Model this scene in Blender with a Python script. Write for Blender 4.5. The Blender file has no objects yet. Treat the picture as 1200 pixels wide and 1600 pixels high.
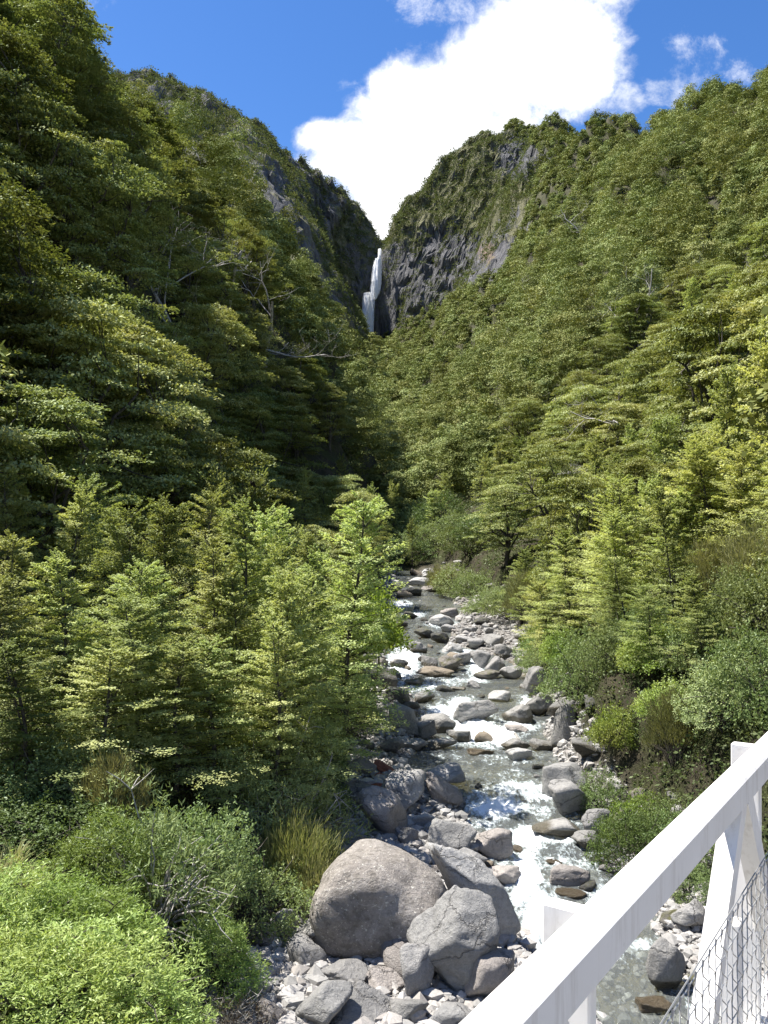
import bpy, math
import numpy as np
from mathutils import Vector

rng = np.random.default_rng(7)
scene = bpy.context.scene
COL = scene.collection

# ------------------------------------------------------------------ camera
F = 1294.0; HX = 600.0; HY = 868.0          # focal length and horizon in photo pixels
cam_d = bpy.data.cameras.new('camera')
cam_d.sensor_fit = 'AUTO'; cam_d.sensor_width = 36; cam_d.lens = F/1600*36
cam_d.shift_y = (HY-800)/1600; cam_d.clip_start = 0.05; cam_d.clip_end = 6000
cam = bpy.data.objects.new('camera', cam_d); COL.objects.link(cam)
cam.location = (0, 0, 0); cam.rotation_euler = (math.radians(90), 0, 0)
scene.camera = cam

# ------------------------------------------------------------------ light
SUN = Vector((-0.40, 0.15, 0.88)).normalized()
sd = bpy.data.lights.new('sun', 'SUN'); sd.energy = 5.0; sd.angle = math.radians(0.5); sd.color = (1.0, 0.955, 0.88)
so = bpy.data.objects.new('sun', sd); COL.objects.link(so)
so.rotation_euler = SUN.to_track_quat('Z', 'Y').to_euler()
scene.view_settings.view_transform = 'Standard'; scene.view_settings.look = 'None'
scene.view_settings.gamma = 1; scene.view_settings.exposure = 1.27

# small node helpers
class NT:
    def __init__(s, tree): s.t = tree; s.n = tree.nodes; s.l = tree.links
    def node(s, kind, **kw):
        n = s.n.new(kind)
        for k, v in kw.items(): setattr(n, k, v)
        return n
    def link(s, a, b): s.l.new(a, b)
    def setin(s, sock, v):
        if v is None: return
        if isinstance(v, bpy.types.NodeSocket): s.l.new(v, sock)
        else:
            if isinstance(v, (tuple, list)) and len(v) == 3 and sock.type == 'RGBA': v = (*v, 1)
            sock.default_value = v
    def math(s, op, a, b=None, c=None, clamp=False):
        n = s.n.new('ShaderNodeMath'); n.operation = op; n.use_clamp = clamp
        for i, v in enumerate((a, b, c)): s.setin(n.inputs[i], v)
        return n.outputs[0]
    def vmath(s, op, a, b=None):
        n = s.n.new('ShaderNodeVectorMath'); n.operation = op
        s.setin(n.inputs[0], a); s.setin(n.inputs[1], b)
        return n.outputs['Value'] if op in ('LENGTH', 'DOT_PRODUCT', 'DISTANCE') else n.outputs[0]
    def mix(s, f, a, b, mode='MIX'):
        n = s.n.new('ShaderNodeMix'); n.data_type = 'RGBA'; n.blend_type = mode
        s.setin(n.inputs[0], f); s.setin(n.inputs[6], a); s.setin(n.inputs[7], b)
        return n.outputs[2]
    def ramp(s, f, stops, interp='LINEAR'):
        n = s.n.new('ShaderNodeValToRGB'); n.color_ramp.interpolation = interp
        e = n.color_ramp.elements
        while len(e) < len(stops): e.new(0.5)
        for el, (p, c) in zip(e, stops):
            el.position = p; el.color = (c, c, c, 1) if not isinstance(c, tuple) else (*c, 1)
        s.setin(n.inputs[0], f); return n.outputs[0]
    def noise(s, vec, scale, detail=6, rough=0.55, dist=0.0, color=False):
        n = s.n.new('ShaderNodeTexNoise'); s.setin(n.inputs['Vector'], vec)
        n.inputs['Scale'].default_value = scale; n.inputs['Detail'].default_value = detail
        n.inputs['Roughness'].default_value = rough; n.inputs['Distortion'].default_value = dist
        return n.outputs['Color' if color else 'Fac']
    def voro(s, vec, scale, feature='F1', out='Distance'):
        n = s.n.new('ShaderNodeTexVoronoi'); n.feature = feature; s.setin(n.inputs['Vector'], vec)
        n.inputs['Scale'].default_value = scale; return n.outputs[out]
    def maprange(s, v, a, b, c, d, smooth=False):
        n = s.n.new('ShaderNodeMapRange')
        if smooth: n.interpolation_type = 'SMOOTHSTEP'
        for i, q in enumerate((v, a, b, c, d)): s.setin(n.inputs[i], q)
        return n.outputs[0]

world = bpy.data.worlds.new("World"); scene.world = world; world.use_nodes = True
w = NT(world.node_tree); w.n.clear()
sky = w.node('ShaderNodeTexSky'); sky.sky_type = 'NISHITA'; sky.sun_disc = False
sky.sun_elevation = math.asin(SUN.z); sky.sun_rotation = math.atan2(SUN.x, SUN.y) % (2*math.pi)
sky.altitude = 900; sky.air_density = 1.0; sky.dust_density = 0.35; sky.ozone_density = 2.0
hs = w.node('ShaderNodeHueSaturation'); hs.inputs['Saturation'].default_value = 1.28; hs.inputs['Value'].default_value = 1.12
hs.inputs['Hue'].default_value = 0.508
w.link(sky.outputs[0], hs.inputs['Color'])
tc = w.node('ShaderNodeTexCoord'); dirv = tc.outputs['Generated']
sx = w.node('ShaderNodeSeparateXYZ'); w.link(dirv, sx.inputs[0])
ymax = w.math('MAXIMUM', sx.outputs[1], 0.02)
uu = w.math('DIVIDE', sx.outputs[0], ymax); vv = w.math('DIVIDE', sx.outputs[2], ymax)
cmb = w.node('ShaderNodeCombineXYZ'); w.link(uu, cmb.inputs[0]); w.link(vv, cmb.inputs[1])
uv = cmb.outputs[0]
def cloud_blobs(blobs):
    f = None
    for cx, cy, rx, ry in blobs:
        c = ((cx-HX)/F, (HY-cy)/F, 0); r = (rx/F, ry/F, 1)
        d = w.vmath('LENGTH', w.vmath('DIVIDE', w.vmath('SUBTRACT', uv, c), r))
        v = w.math('SUBTRACT', 1.0, d)
        f = v if f is None else w.math('SMOOTH_MAX', f, v, 0.15)
    return f
n1 = w.noise(uv, 7, 10, 0.66, 0.3); n2 = w.noise(uv, 30, 8, 0.65, 0.4)
bumpy = w.math('ADD', w.math('MULTIPLY', w.math('SUBTRACT', n1, 0.5), 1.5), w.math('MULTIPLY', w.math('SUBTRACT', n2, 0.5), 0.6))
big = cloud_blobs([(650,300,130,150),(560,240,105,62),(700,190,165,130),(850,70,130,135),(905,95,92,85),(880,-80,150,110),(618,135,55,52),(770,120,120,100),(500,215,48,34)])
bigm = w.maprange(w.math('ADD', big, w.math('MULTIPLY', bumpy, 0.78)), -0.04, 0.42, 0, 1, True)
wisp = cloud_blobs([(700,2,110,50),(1092,80,60,44),(1110,112,90,34),(1052,146,60,34),(95,-12,90,48),(965,155,60,40)])
wn_ = w.noise(uv, 11, 9, 0.72, 0.15)
wispm = w.math('MULTIPLY', w.maprange(w.math('ADD', w.math('MINIMUM', wisp, 0.42), w.math('MULTIPLY', w.math('SUBTRACT', wn_, 0.5), 2.6)), 0.12, 0.95, 0, 1, True), 0.75)
front = w.maprange(sx.outputs[1], 0.05, 0.2, 0, 1)
fill_cloud = w.maprange(w.noise(dirv, 2.6, 8, 0.6, 0.2), 0.50, 0.62, 0, 0.3, True)      # unseen broken cloud added beside and behind the view, whitens the blue fill light
cm = w.math('ADD', w.math('MULTIPLY', w.math('MAXIMUM', bigm, wispm), front), w.math('MULTIPLY', fill_cloud, w.math('SUBTRACT', 1.0, front)), None, True)
cshade = w.mix(w.maprange(n1, 0.34, 0.5, 0, 1), (5.0, 5.4, 6.0), (8.2, 8.2, 8.2))
colr = w.mix(cm, hs.outputs[0], cshade)
bg = w.node('ShaderNodeBackground'); bg.inputs['Strength'].default_value = 0.075
wo = w.node('ShaderNodeOutputWorld'); w.link(colr, bg.inputs[0]); w.link(bg.outputs[0], wo.inputs[0])

# ------------------------------------------------------------------ numpy noise
def _hash(ix, iy, iz, seed):
    h = (ix.astype(np.int64)*374761393 + iy.astype(np.int64)*668265263 + iz.astype(np.int64)*2147483647 + seed*974634777) & 0xffffffff
    h = ((h ^ (h >> 13))*1274126177) & 0xffffffff
    h = h ^ (h >> 16)
    return (h & 0xffffff)/float(0xffffff)*2-1
def vnoise(x, y, z=None, seed=0):
    x = np.asarray(x, float); y = np.asarray(y, float)
    z = np.zeros_like(x) if z is None else np.asarray(z, float)
    ix = np.floor(x); iy = np.floor(y); iz = np.floor(z)
    fx = x-ix; fy = y-iy; fz = z-iz
    fx = fx*fx*(3-2*fx); fy = fy*fy*(3-2*fy); fz = fz*fz*(3-2*fz)
    r = 0
    for dx in (0, 1):
        for dy in (0, 1):
            for dz in (0, 1):
                wgt = (fx if dx else 1-fx)*(fy if dy else 1-fy)*(fz if dz else 1-fz)
                r = r + wgt*_hash(ix+dx, iy+dy, iz+dz, seed)
    return r
def fbm(x, y, z=None, octv=4, seed=0, gain=0.5, ridged=False):
    a = 1; s = 0; f = 1
    for o in range(octv):
        n = vnoise(x*f, y*f, None if z is None else z*f, seed+o*17)
        if ridged: n = 1-2*np.abs(n)
        s = s + a*n; a *= gain; f *= 2.03
    return s
def smooth(t): t = np.clip(t, 0, 1); return t*t*(3-2*t)

# ------------------------------------------------------------------ terrain model
KY = [2, 5, 10, 13.8, 15.7, 18.3, 21.9, 24.3, 27, 31, 36, 43, 53, 70, 85, 97, 112, 140]
KXL = [-1.2, -1.5, -2.2, -2.45, -2.75, -2.5, -1.95, -1.35, -1.05, -0.2, -.3, -.5, -.4, 0, .33, .9, 1.5, 2.5]
KXR = [8.5, 8.2, 7.6, 7.2, 7.0, 7.0, 6.6, 6.4, 6.0, 6.7, 7.3, 7.6, 8.8, 9.1, 8.3, 7.5, 6.5, 6]
KWL = [3.0, 3.0, 3.2, 3.4, 2.85, 2.6, 2.3, 2.2, 0.75, 0.9, 1.1, 0.0, -.4, 0, .33, .9, 1.5, 2.5]
KWR = [8.0, 7.6, 7.0, 6.4, 5.6, 5.9, 6.4, 6.1, 5.9, 6.4, 6.7, 7.5, 4.2, 7, 6, 5, 4, 4]
WY = [2, 13.8, 17, 19, 22.5, 24, 25, 28, 32, 33.5, 36.5, 38, 43.5, 46.5, 50, 56, 58, 66, 70, 80, 90, 97, 110, 130]
WZ = [-8.1, -7.85, -7.7, -7.45, -7.35, -7.2, -6.95, -6.9, -6.85, -6.7, -6.35, -6.3, -6.2, -5.65, -5.6, -5.4, -5.1, -4.9, -4.5, -4.0, -3.1, -2.6, -1.2, 2.0]
def wlev(Y): return np.interp(Y, WY, WZ)
COLS = {
 -2500: [(130,150),(200,220),(400,250),(1200,400)],
 -900: [(130,112),(160,130),(400,150),(1200,350)],
 -300: [(130,92),(150,104),(170,108),(250,100),(400,120),(1200,330)],
 0: [(130,76),(145,85),(160,88),(190,84),(300,80),(520,160),(850,420),(950,480),(1200,470)],
 130: [(130,58),(150,73),(165,73),(190,76),(300,80),(520,170),(750,380),(880,500),(1200,450)],
 220: [(130,50),(160,73),(175,73),(200,72),(300,80),(520,180),(750,400),(900,521),(950,515),(1200,420)],
 330: [(130,42),(160,68),(175,78),(195,74),(230,60),(300,75),(520,190),(750,400),(930,508),(1000,500),(1200,400)],
 400: [(130,38),(160,58),(185,72),(200,68),(240,55),(300,70),(520,190),(800,400),(960,500),(1030,490),(1200,380)],
 470: [(130,30),(160,45),(190,60),(205,58),(240,48),(300,62),(520,170),(800,340),(900,400),(1000,492),(1060,485),(1200,380)],
 520: [(130,21),(160,34),(190,48),(205,46),(240,40),(300,52),(520,140),(800,270),(985,335),(1018,474),(1050,470),(1200,370)],
 560: [(130,10),(160,20),(190,32),(205,31),(240,28),(300,42),(520,110),(800,210),(978,258),(1012,370),(1045,440),(1080,440)],
 580: [(130,5),(160,12),(190,20),(220,22),(300,38),(520,100),(850,205),(992,250),(1010,330),(1020,385),(1060,428),(1200,400)],
 592: [(130,3.5),(160,9),(190,16),(220,19),(300,35),(520,97),(850,203),(994,250),(1008,352),(1022,372),(1060,400),(1200,420)],
 603: [(130,2),(160,7),(190,13),(220,18),(300,34),(520,95),(850,203),(985,252),(1006,362),(1030,382),(1150,440),(1250,445)],
 622: [(130,2),(160,6),(190,12),(220,17),(300,34),(400,60),(520,95),(680,145),(850,208),(960,258),(1000,385),(1040,430),(1200,420)],
 660: [(130,3),(170,10),(220,18),(300,36),(400,66),(520,106),(680,160),(850,222),(930,262),(980,400),(1010,455),(1100,450)],
 700: [(130,5),(170,12),(220,22),(300,42),(400,76),(520,122),(680,185),(850,245),(900,270),(960,400),(1010,480),(1100,470)],
 750: [(130,8),(170,16),(220,29),(300,55),(400,93),(520,144),(680,218),(850,310),(900,370),(950,460),(1000,512),(1100,490)],
 800: [(130,11),(170,22),(220,38),(300,68),(400,110),(520,165),(680,255),(850,395),(950,500),(1100,480)],
 870: [(130,18),(170,32),(220,52),(300,90),(400,137),(520,205),(680,308),(800,420),(835,438),(950,430)],
 950: [(130,27),(170,45),(220,70),(300,113),(400,170),(520,247),(640,333),(700,348),(900,346)],
 1050: [(130,32),(170,52),(220,80),(300,128),(400,188),(500,257),(540,280),(600,280),(900,270)],
 1100: [(130,34),(170,56),(220,85),(300,135),(400,198),(460,244),(520,250),(900,240)],
 1200: [(130,41),(170,64),(220,98),(300,156),(400,220),(430,234),(500,236),(900,226)],
 1500: [(130,62),(170,92),(220,132),(300,200),(400,280),(900,290)],
 3500: [(130,150),(220,260),(400,400),(900,450)],
}
CK = sorted(COLS)
def table_z(px, Y):
    """px 1-D, Y 1-D -> grid [Y, px]"""
    V = np.stack([np.interp(Y, [k[0] for k in COLS[c]], [k[1] for k in COLS[c]]) for c in CK], 1)
    out = np.empty((len(Y), len(px)))
    for i in range(len(Y)): out[i] = np.interp(px, CK, V[i])
    return out
def near_z(x, Y):
    XL = np.interp(Y, KY, KXL); XR = np.interp(Y, KY, KXR); WL = np.interp(Y, KY, KWL); WR = np.interp(Y, KY, KWR)
    jit = 0.35*fbm(x*0.6, Y*0.6, octv=3, seed=3)
    xx = x+jit
    wl = wlev(Y)
    inside = smooth((xx-WL)/1.2+0.3)*smooth((WR-xx)/1.0+0.3)
    rise = 0.14+0.10*np.clip(np.maximum(WL-xx, xx-WR), 0, 6)
    z = wl+rise*(1-inside)-0.42*inside
    dl = np.maximum(XL-xx, 0); dr = np.maximum(xx-XR, 0)
    T = 11.0
    z = z+1.4*smooth(dl/2.0)+0.15*np.minimum(dl, T)+np.interp(Y, [44, 62], [1.2, 3.2])*(np.sqrt(np.clip(dl-T, 0, 11)**2+2)-1.4)+np.interp(Y, [44, 62], [1.2, .9])*np.maximum(dl-T-11, 0)
    z = z+2.0*smooth(dr/1.8)+0.48*dr+0.14*np.maximum(dr-12, 0)
    return z+0.06*fbm(x*2.2, Y*2.2, octv=4, seed=5)
gpx = np.unique(np.concatenate([np.linspace(-2500, -120, 60), np.linspace(-120, 560, 150), np.linspace(560, 1100, 200), np.linspace(1100, 1320, 50), np.linspace(1320, 3500, 50)]))
gY = np.unique(np.concatenate([np.geomspace(2, 850, 330), np.linspace(850, 1070, 130), np.linspace(1070, 1400, 12)]))
PX, GY = np.meshgrid(gpx, gY)
GX = (PX-HX)/F*GY
NZ = near_z(GX, GY); TZ = table_z(gpx, gY)
def blur_cols(A, s=3):
    k = np.exp(-0.5*(np.arange(-2*s, 2*s+1)/s)**2); k /= k.sum()
    P = np.pad(A, ((0, 0), (2*s, 2*s)), mode='edge')
    return sum(k[i]*P[:, i:i+A.shape[1]] for i in range(len(k)))
fm = smooth((PX-540)/50.)*smooth((640-PX)/40.)*(GY > 900)
TB = blur_cols(TZ, 8); TZ = TB*(1-fm)+TZ*fm
t = smooth((GY-98)/32.0)
GZ = NZ*(1-t)+TZ*t
amp = np.clip((GY-110)/200, 0, 1)
GZ += amp*(GY**0.5)*0.32*fbm(GX/45, GY/45, octv=4, seed=11)*(1-fm)
GZ += amp*np.clip((GY-150)/150, 0, 1)*5.0*fbm((GX-0.35*GY)/24, GY/70, octv=3, seed=15, ridged=True)*(1-fm)*(GX > 0)*(GY < 820)*smooth((PX-640)/60)
GZ += amp*(GY**0.5)*0.25*fbm(GX/22, GY/60, octv=3, seed=12, ridged=True)*(1-fm)
GZ += np.clip((GY-30)/60, 0, 1)*0.8*fbm(GX/9, GY/9, octv=3, seed=14)*(1-smooth((8-np.abs(GX-4))/3)*(GY < 110))
lY = np.log(gY)
def ground(x, Y):
    x = np.atleast_1d(np.asarray(x, float)); Y = np.atleast_1d(np.asarray(Y, float))
    px = x/Y*F+HX
    i = np.clip(np.searchsorted(gY, Y)-1, 0, len(gY)-2); j = np.clip(np.searchsorted(gpx, px)-1, 0, len(gpx)-2)
    a = np.clip((Y-gY[i])/(gY[i+1]-gY[i]), 0, 1); b = np.clip((px-gpx[j])/(gpx[j+1]-gpx[j]), 0, 1)
    return GZ[i, j]*(1-a)*(1-b)+GZ[i+1, j]*a*(1-b)+GZ[i, j+1]*(1-a)*b+GZ[i+1, j+1]*a*b
def X(px, Y): return (px-HX)/F*Y
def surf(x, Y):
    x = np.atleast_1d(x); Y = np.atleast_1d(Y); z = ground(x, Y); inw = (x > np.interp(Y, KY, KWL)-0.5) & (x < np.interp(Y, KY, KWR)+0.5) & (Y < 110)
    return np.where(inw, np.maximum(z, wlev(Y)-0.03), z)
def hit(px, py, ymin=6.0, ymax=400):
    Y = np.geomspace(ymin, ymax, 3000); z = surf(X(px, Y), Y)
    ok = np.nonzero(z/Y*F >= HY-py)[0]
    return float(Y[ok[0]]) if len(ok) else ymax

# ------------------------------------------------------------------ mesh helpers
def new_mesh(name, V, polys, mats=(), smooth_=False, uvs=None, attrs=None, matidx=None):
    """polys: (n,k) int array or list of such arrays"""
    if isinstance(polys, np.ndarray): polys = [polys]
    me = bpy.data.meshes.new(name)
    V = np.asarray(V, np.float32); me.vertices.add(len(V)); me.vertices.foreach_set('co', V.ravel())
    loops = np.concatenate([p.ravel() for p in polys]).astype(np.int32)
    sizes = np.concatenate([np.full(len(p), p.shape[1]) for p in polys]).astype(np.int32)
    starts = np.concatenate([[0], np.cumsum(sizes)[:-1]]).astype(np.int32)
    me.loops.add(len(loops)); me.loops.foreach_set('vertex_index', loops)
    me.polygons.add(len(sizes)); me.polygons.foreach_set('loop_start', starts)
    try: me.polygons.foreach_set('loop_total', sizes)
    except Exception: pass
    for m in mats: me.materials.append(m)
    if matidx is not None: me.polygons.foreach_set('material_index', matidx.astype(np.int32))
    if attrs:
        for k, a in attrs.items():
            at = me.attributes.new(k, 'FLOAT', 'POINT'); at.data.foreach_set('value', np.asarray(a, np.float32).ravel())
    me.update(calc_edges=True)
    me.polygons.foreach_set('use_smooth', np.full(len(sizes), bool(smooth_)))
    me.validate()
    return me
def obj(name, me, parent=None, loc=None, rot=None, scale=None):
    o = bpy.data.objects.new(name, me); COL.objects.link(o)
    if parent: o.parent = parent
    if loc is not None: o.location = loc
    if rot is not None: o.rotation_euler = rot
    if scale is not None: o.scale = scale if hasattr(scale, '__len__') else (scale,)*3
    return o
def tag(o, label=None, cat=None, group=None, kind=None):
    if label: o['label'] = label
    if cat: o['category'] = cat
    if group: o['group'] = group
    if kind: o['kind'] = kind
    return o
class MB:
    def __init__(s): s.V = []; s.Q = []; s.T = []; s.n = 0
    def add(s, V, Q=None, T=None):
        V = np.asarray(V, float).reshape(-1, 3); s.V.append(V)
        if Q is not None and len(Q): s.Q.append(np.asarray(Q)+s.n)
        if T is not None and len(T): s.T.append(np.asarray(T)+s.n)
        s.n += len(V)
    def box(s, c, h, R=None):
        c = np.asarray(c, float); h = np.asarray(h, float)
        g = np.array([(i, j, k) for i in (-1, 1) for j in (-1, 1) for k in (-1, 1)], float)*h
        if R is not None: g = g@np.asarray(R).T
        s.add(g+c, [(0,1,3,2),(4,6,7,5),(0,4,5,1),(2,3,7,6),(0,2,6,4),(1,5,7,3)])
    def tube(s, P, r, k=5):
        P = np.asarray(P, float); r = np.broadcast_to(np.asarray(r, float), (len(P),))
        T = np.gradient(P, axis=0); T /= np.linalg.norm(T, axis=1)[:, None]+1e-9
        ref = np.array([0, 0, 1.0]) if abs(T[0][2]) < 0.9 else np.array([1.0, 0, 0])
        A = np.cross(T, ref); A /= np.linalg.norm(A, axis=1)[:, None]+1e-9; B = np.cross(T, A)
        a = np.arange(k)/k*2*np.pi
        V = P[:, None]+r[:, None, None]*(np.cos(a)[None, :, None]*A[:, None]+np.sin(a)[None, :, None]*B[:, None])
        n = len(P); i, j = np.meshgrid(np.arange(n-1), np.arange(k), indexing='ij')
        Q = np.stack([i*k+j, i*k+(j+1) % k, (i+1)*k+(j+1) % k, (i+1)*k+j], -1).reshape(-1, 4)
        s.add(V.reshape(-1, 3), Q)
    def leaves(s, P, T, N, L, W):
        """diamond leaves: base P, direction T, normal N"""
        T = T/(np.linalg.norm(T, axis=1)[:, None]+1e-9)
        S = np.cross(N, T); S /= np.linalg.norm(S, axis=1)[:, None]+1e-9
        L = np.broadcast_to(np.asarray(L, float), (len(P),))[:, None]; W = np.broadcast_to(np.asarray(W, float), (len(P),))[:, None]
        V = np.stack([P, P+T*L*0.45+S*W*0.5, P+T*L, P+T*L*0.45-S*W*0.5], 1).reshape(-1, 3)
        s.add(V, np.arange(len(P)*4).reshape(-1, 4))
    def mesh(s, name, mats=(), smooth_=False, attrs=None):
        polys = []
        if s.Q: polys.append(np.concatenate(s.Q))
        if s.T: polys.append(np.concatenate(s.T))
        return new_mesh(name, np.concatenate(s.V), polys, mats, smooth_, attrs=attrs)

# ------------------------------------------------------------------ materials
def mat(name):
    m = bpy.data.materials.new(name); m.use_nodes = True; t_ = NT(m.node_tree); t_.n.clear()
    return m, t_
def out(t_, sh): o = t_.node('ShaderNodeOutputMaterial'); t_.link(sh, o.inputs[0])
def principled(t_, col, rough=0.8, spec=0.3, normal=None, metallic=0.0):
    p = t_.node('ShaderNodeBsdfPrincipled'); t_.setin(p.inputs['Base Color'], col); t_.setin(p.inputs['Roughness'], rough)
    p.inputs['Specular IOR Level'].default_value = spec; p.inputs['Metallic'].default_value = metallic
    if normal is not None: t_.link(normal, p.inputs['Normal'])
    return p.outputs[0]
def bump(t_, h, strength=0.5, dist=0.05, normal=None):
    b = t_.node('ShaderNodeBump'); b.inputs['Strength'].default_value = strength; b.inputs['Distance'].default_value = dist
    t_.setin(b.inputs['Height'], h)
    if normal is not None: t_.link(normal, b.inputs['Normal'])
    return b.outputs[0]

def foliage(name, c1, c2, c3, transl=0.30, gloss=0.12, rough=0.55, attr=None):
    m, t_ = mat(name)
    g = t_.node('ShaderNodeNewGeometry'); oi = t_.node('ShaderNodeObjectInfo')
    r = g.outputs['Random Per Island']
    col = t_.mix(r, c1, c2)
    big = t_.noise(t_.node('ShaderNodeTexCoord').outputs['Object'], 0.55, 3, 0.5)
    col = t_.mix(t_.maprange(big, 0.45, 0.7, 0, 0.75), col, c3)
    if attr:
        a = t_.node('ShaderNodeAttribute'); a.attribute_name = attr; tint = a.outputs['Fac']
    else: tint = oi.outputs['Random']
    hsv = t_.node('ShaderNodeHueSaturation'); t_.link(col, hsv.inputs['Color'])
    t_.link(t_.maprange(tint, 0, 1, 0.488, 0.518), hsv.inputs['Hue'])
    wn = t_.node('ShaderNodeTexWhiteNoise'); wn.noise_dimensions = '1D'; t_.link(tint, wn.inputs['W'])
    t_.link(t_.maprange(wn.outputs['Value'], 0, 1, 0.55, 1.32), hsv.inputs['Value'])
    t_.link(t_.maprange(wn.outputs['Value'], 0, 1, 1.0, 0.82), hsv.inputs['Saturation'])
    d = t_.node('ShaderNodeBsdfDiffuse'); t_.link(hsv.outputs[0], d.inputs[0])
    tr = t_.node('ShaderNodeBsdfTranslucent'); t_.link(t_.mix(1.0, hsv.outputs[0], (1.0, 1.0, 0.55), 'MULTIPLY'), tr.inputs[0])
    m1 = t_.node('ShaderNodeMixShader'); m1.inputs[0].default_value = transl; t_.link(d.outputs[0], m1.inputs[1]); t_.link(tr.outputs[0], m1.inputs[2])
    gl = t_.node('ShaderNodeBsdfGlossy'); gl.inputs['Roughness'].default_value = rough; gl.inputs[0].default_value = (0.30, 0.34, 0.28, 1)
    fr = t_.node('ShaderNodeFresnel'); fr.inputs[0].default_value = 1.4
    m2 = t_.node('ShaderNodeMixShader'); t_.link(t_.math('MULTIPLY', fr.outputs[0], gloss*2.0), m2.inputs[0]); t_.link(m1.outputs[0], m2.inputs[1]); t_.link(gl.outputs[0], m2.inputs[2])
    out(t_, m2.outputs[0]); return m
M = {}
M['beech'] = foliage('beech_leaves', (0.158,0.203,0.050), (0.395,0.430,0.115), (0.410,0.395,0.125), 0.28, 0.05)
M['beech_young'] = foliage('young_beech_leaves', (0.270,0.330,0.095), (0.530,0.580,0.180), (0.560,0.560,0.190), 0.42, 0.05)
M['forest'] = foliage('forest_leaves', (0.118,0.158,0.042), (0.330,0.362,0.098), (0.350,0.345,0.112), 0.10, 0.02, attr='tint')
M['scrub'] = foliage('scrub_leaves', (0.080,0.110,0.035), (0.165,0.195,0.065), (0.20,0.195,0.085), 0.2, 0.0, attr='tint')
M['hebe'] = foliage('bright_willowy_leaves', (0.21,0.32,0.05), (0.36,0.47,0.10), (0.38,0.40,0.10), 0.40, 0.06, 0.5)
M['shrub'] = foliage('shrub_leaves', (0.115,0.175,0.05), (0.22,0.30,0.09), (0.22,0.26,0.09), 0.34, 0.05, 0.5)
M['pale'] = foliage('pale_shrub_leaves', (0.17,0.23,0.075), (0.33,0.40,0.14), (0.30,0.34,0.12), 0.3, 0.05, 0.5)
M['lime'] = foliage('lime_leaves', (0.28,0.40,0.06), (0.42,0.52,0.10), (0.38,0.45,0.09), 0.5, 0.04)
M['olive'] = foliage('olive_needles', (0.20,0.21,0.08), (0.33,0.32,0.14), (0.27,0.24,0.10), 0.35, 0.04)
M['grass'] = foliage('grass_blades', (0.20,0.25,0.07), (0.40,0.38,0.18), (0.34,0.36,0.12), 0.35, 0.04)
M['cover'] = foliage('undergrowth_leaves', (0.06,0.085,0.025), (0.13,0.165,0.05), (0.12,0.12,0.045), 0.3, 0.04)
M['brown'] = foliage('dead_twigs', (0.16,0.10,0.06), (0.26,0.19,0.12), (0.20,0.12,0.07), 0.15)

def bark(name, a, b):
    m, t_ = mat(name); co = t_.node('ShaderNodeTexCoord').outputs['Object']
    n = t_.noise(t_.vmath('MULTIPLY', co, (6, 6, 1.2)), 2.5, 6, 0.65)
    col = t_.mix(t_.maprange(n, 0.35, 0.65, 0, 1), a, b)
    out(t_, principled(t_, col, 0.9, 0.15, bump(t_, n, 0.8, 0.03))); return m
M['bark'] = bark('dark_bark', (0.035,0.028,0.022), (0.13,0.12,0.10))
M['dead'] = bark('weathered_grey_wood', (0.22,0.20,0.18), (0.52,0.50,0.46))

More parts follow.
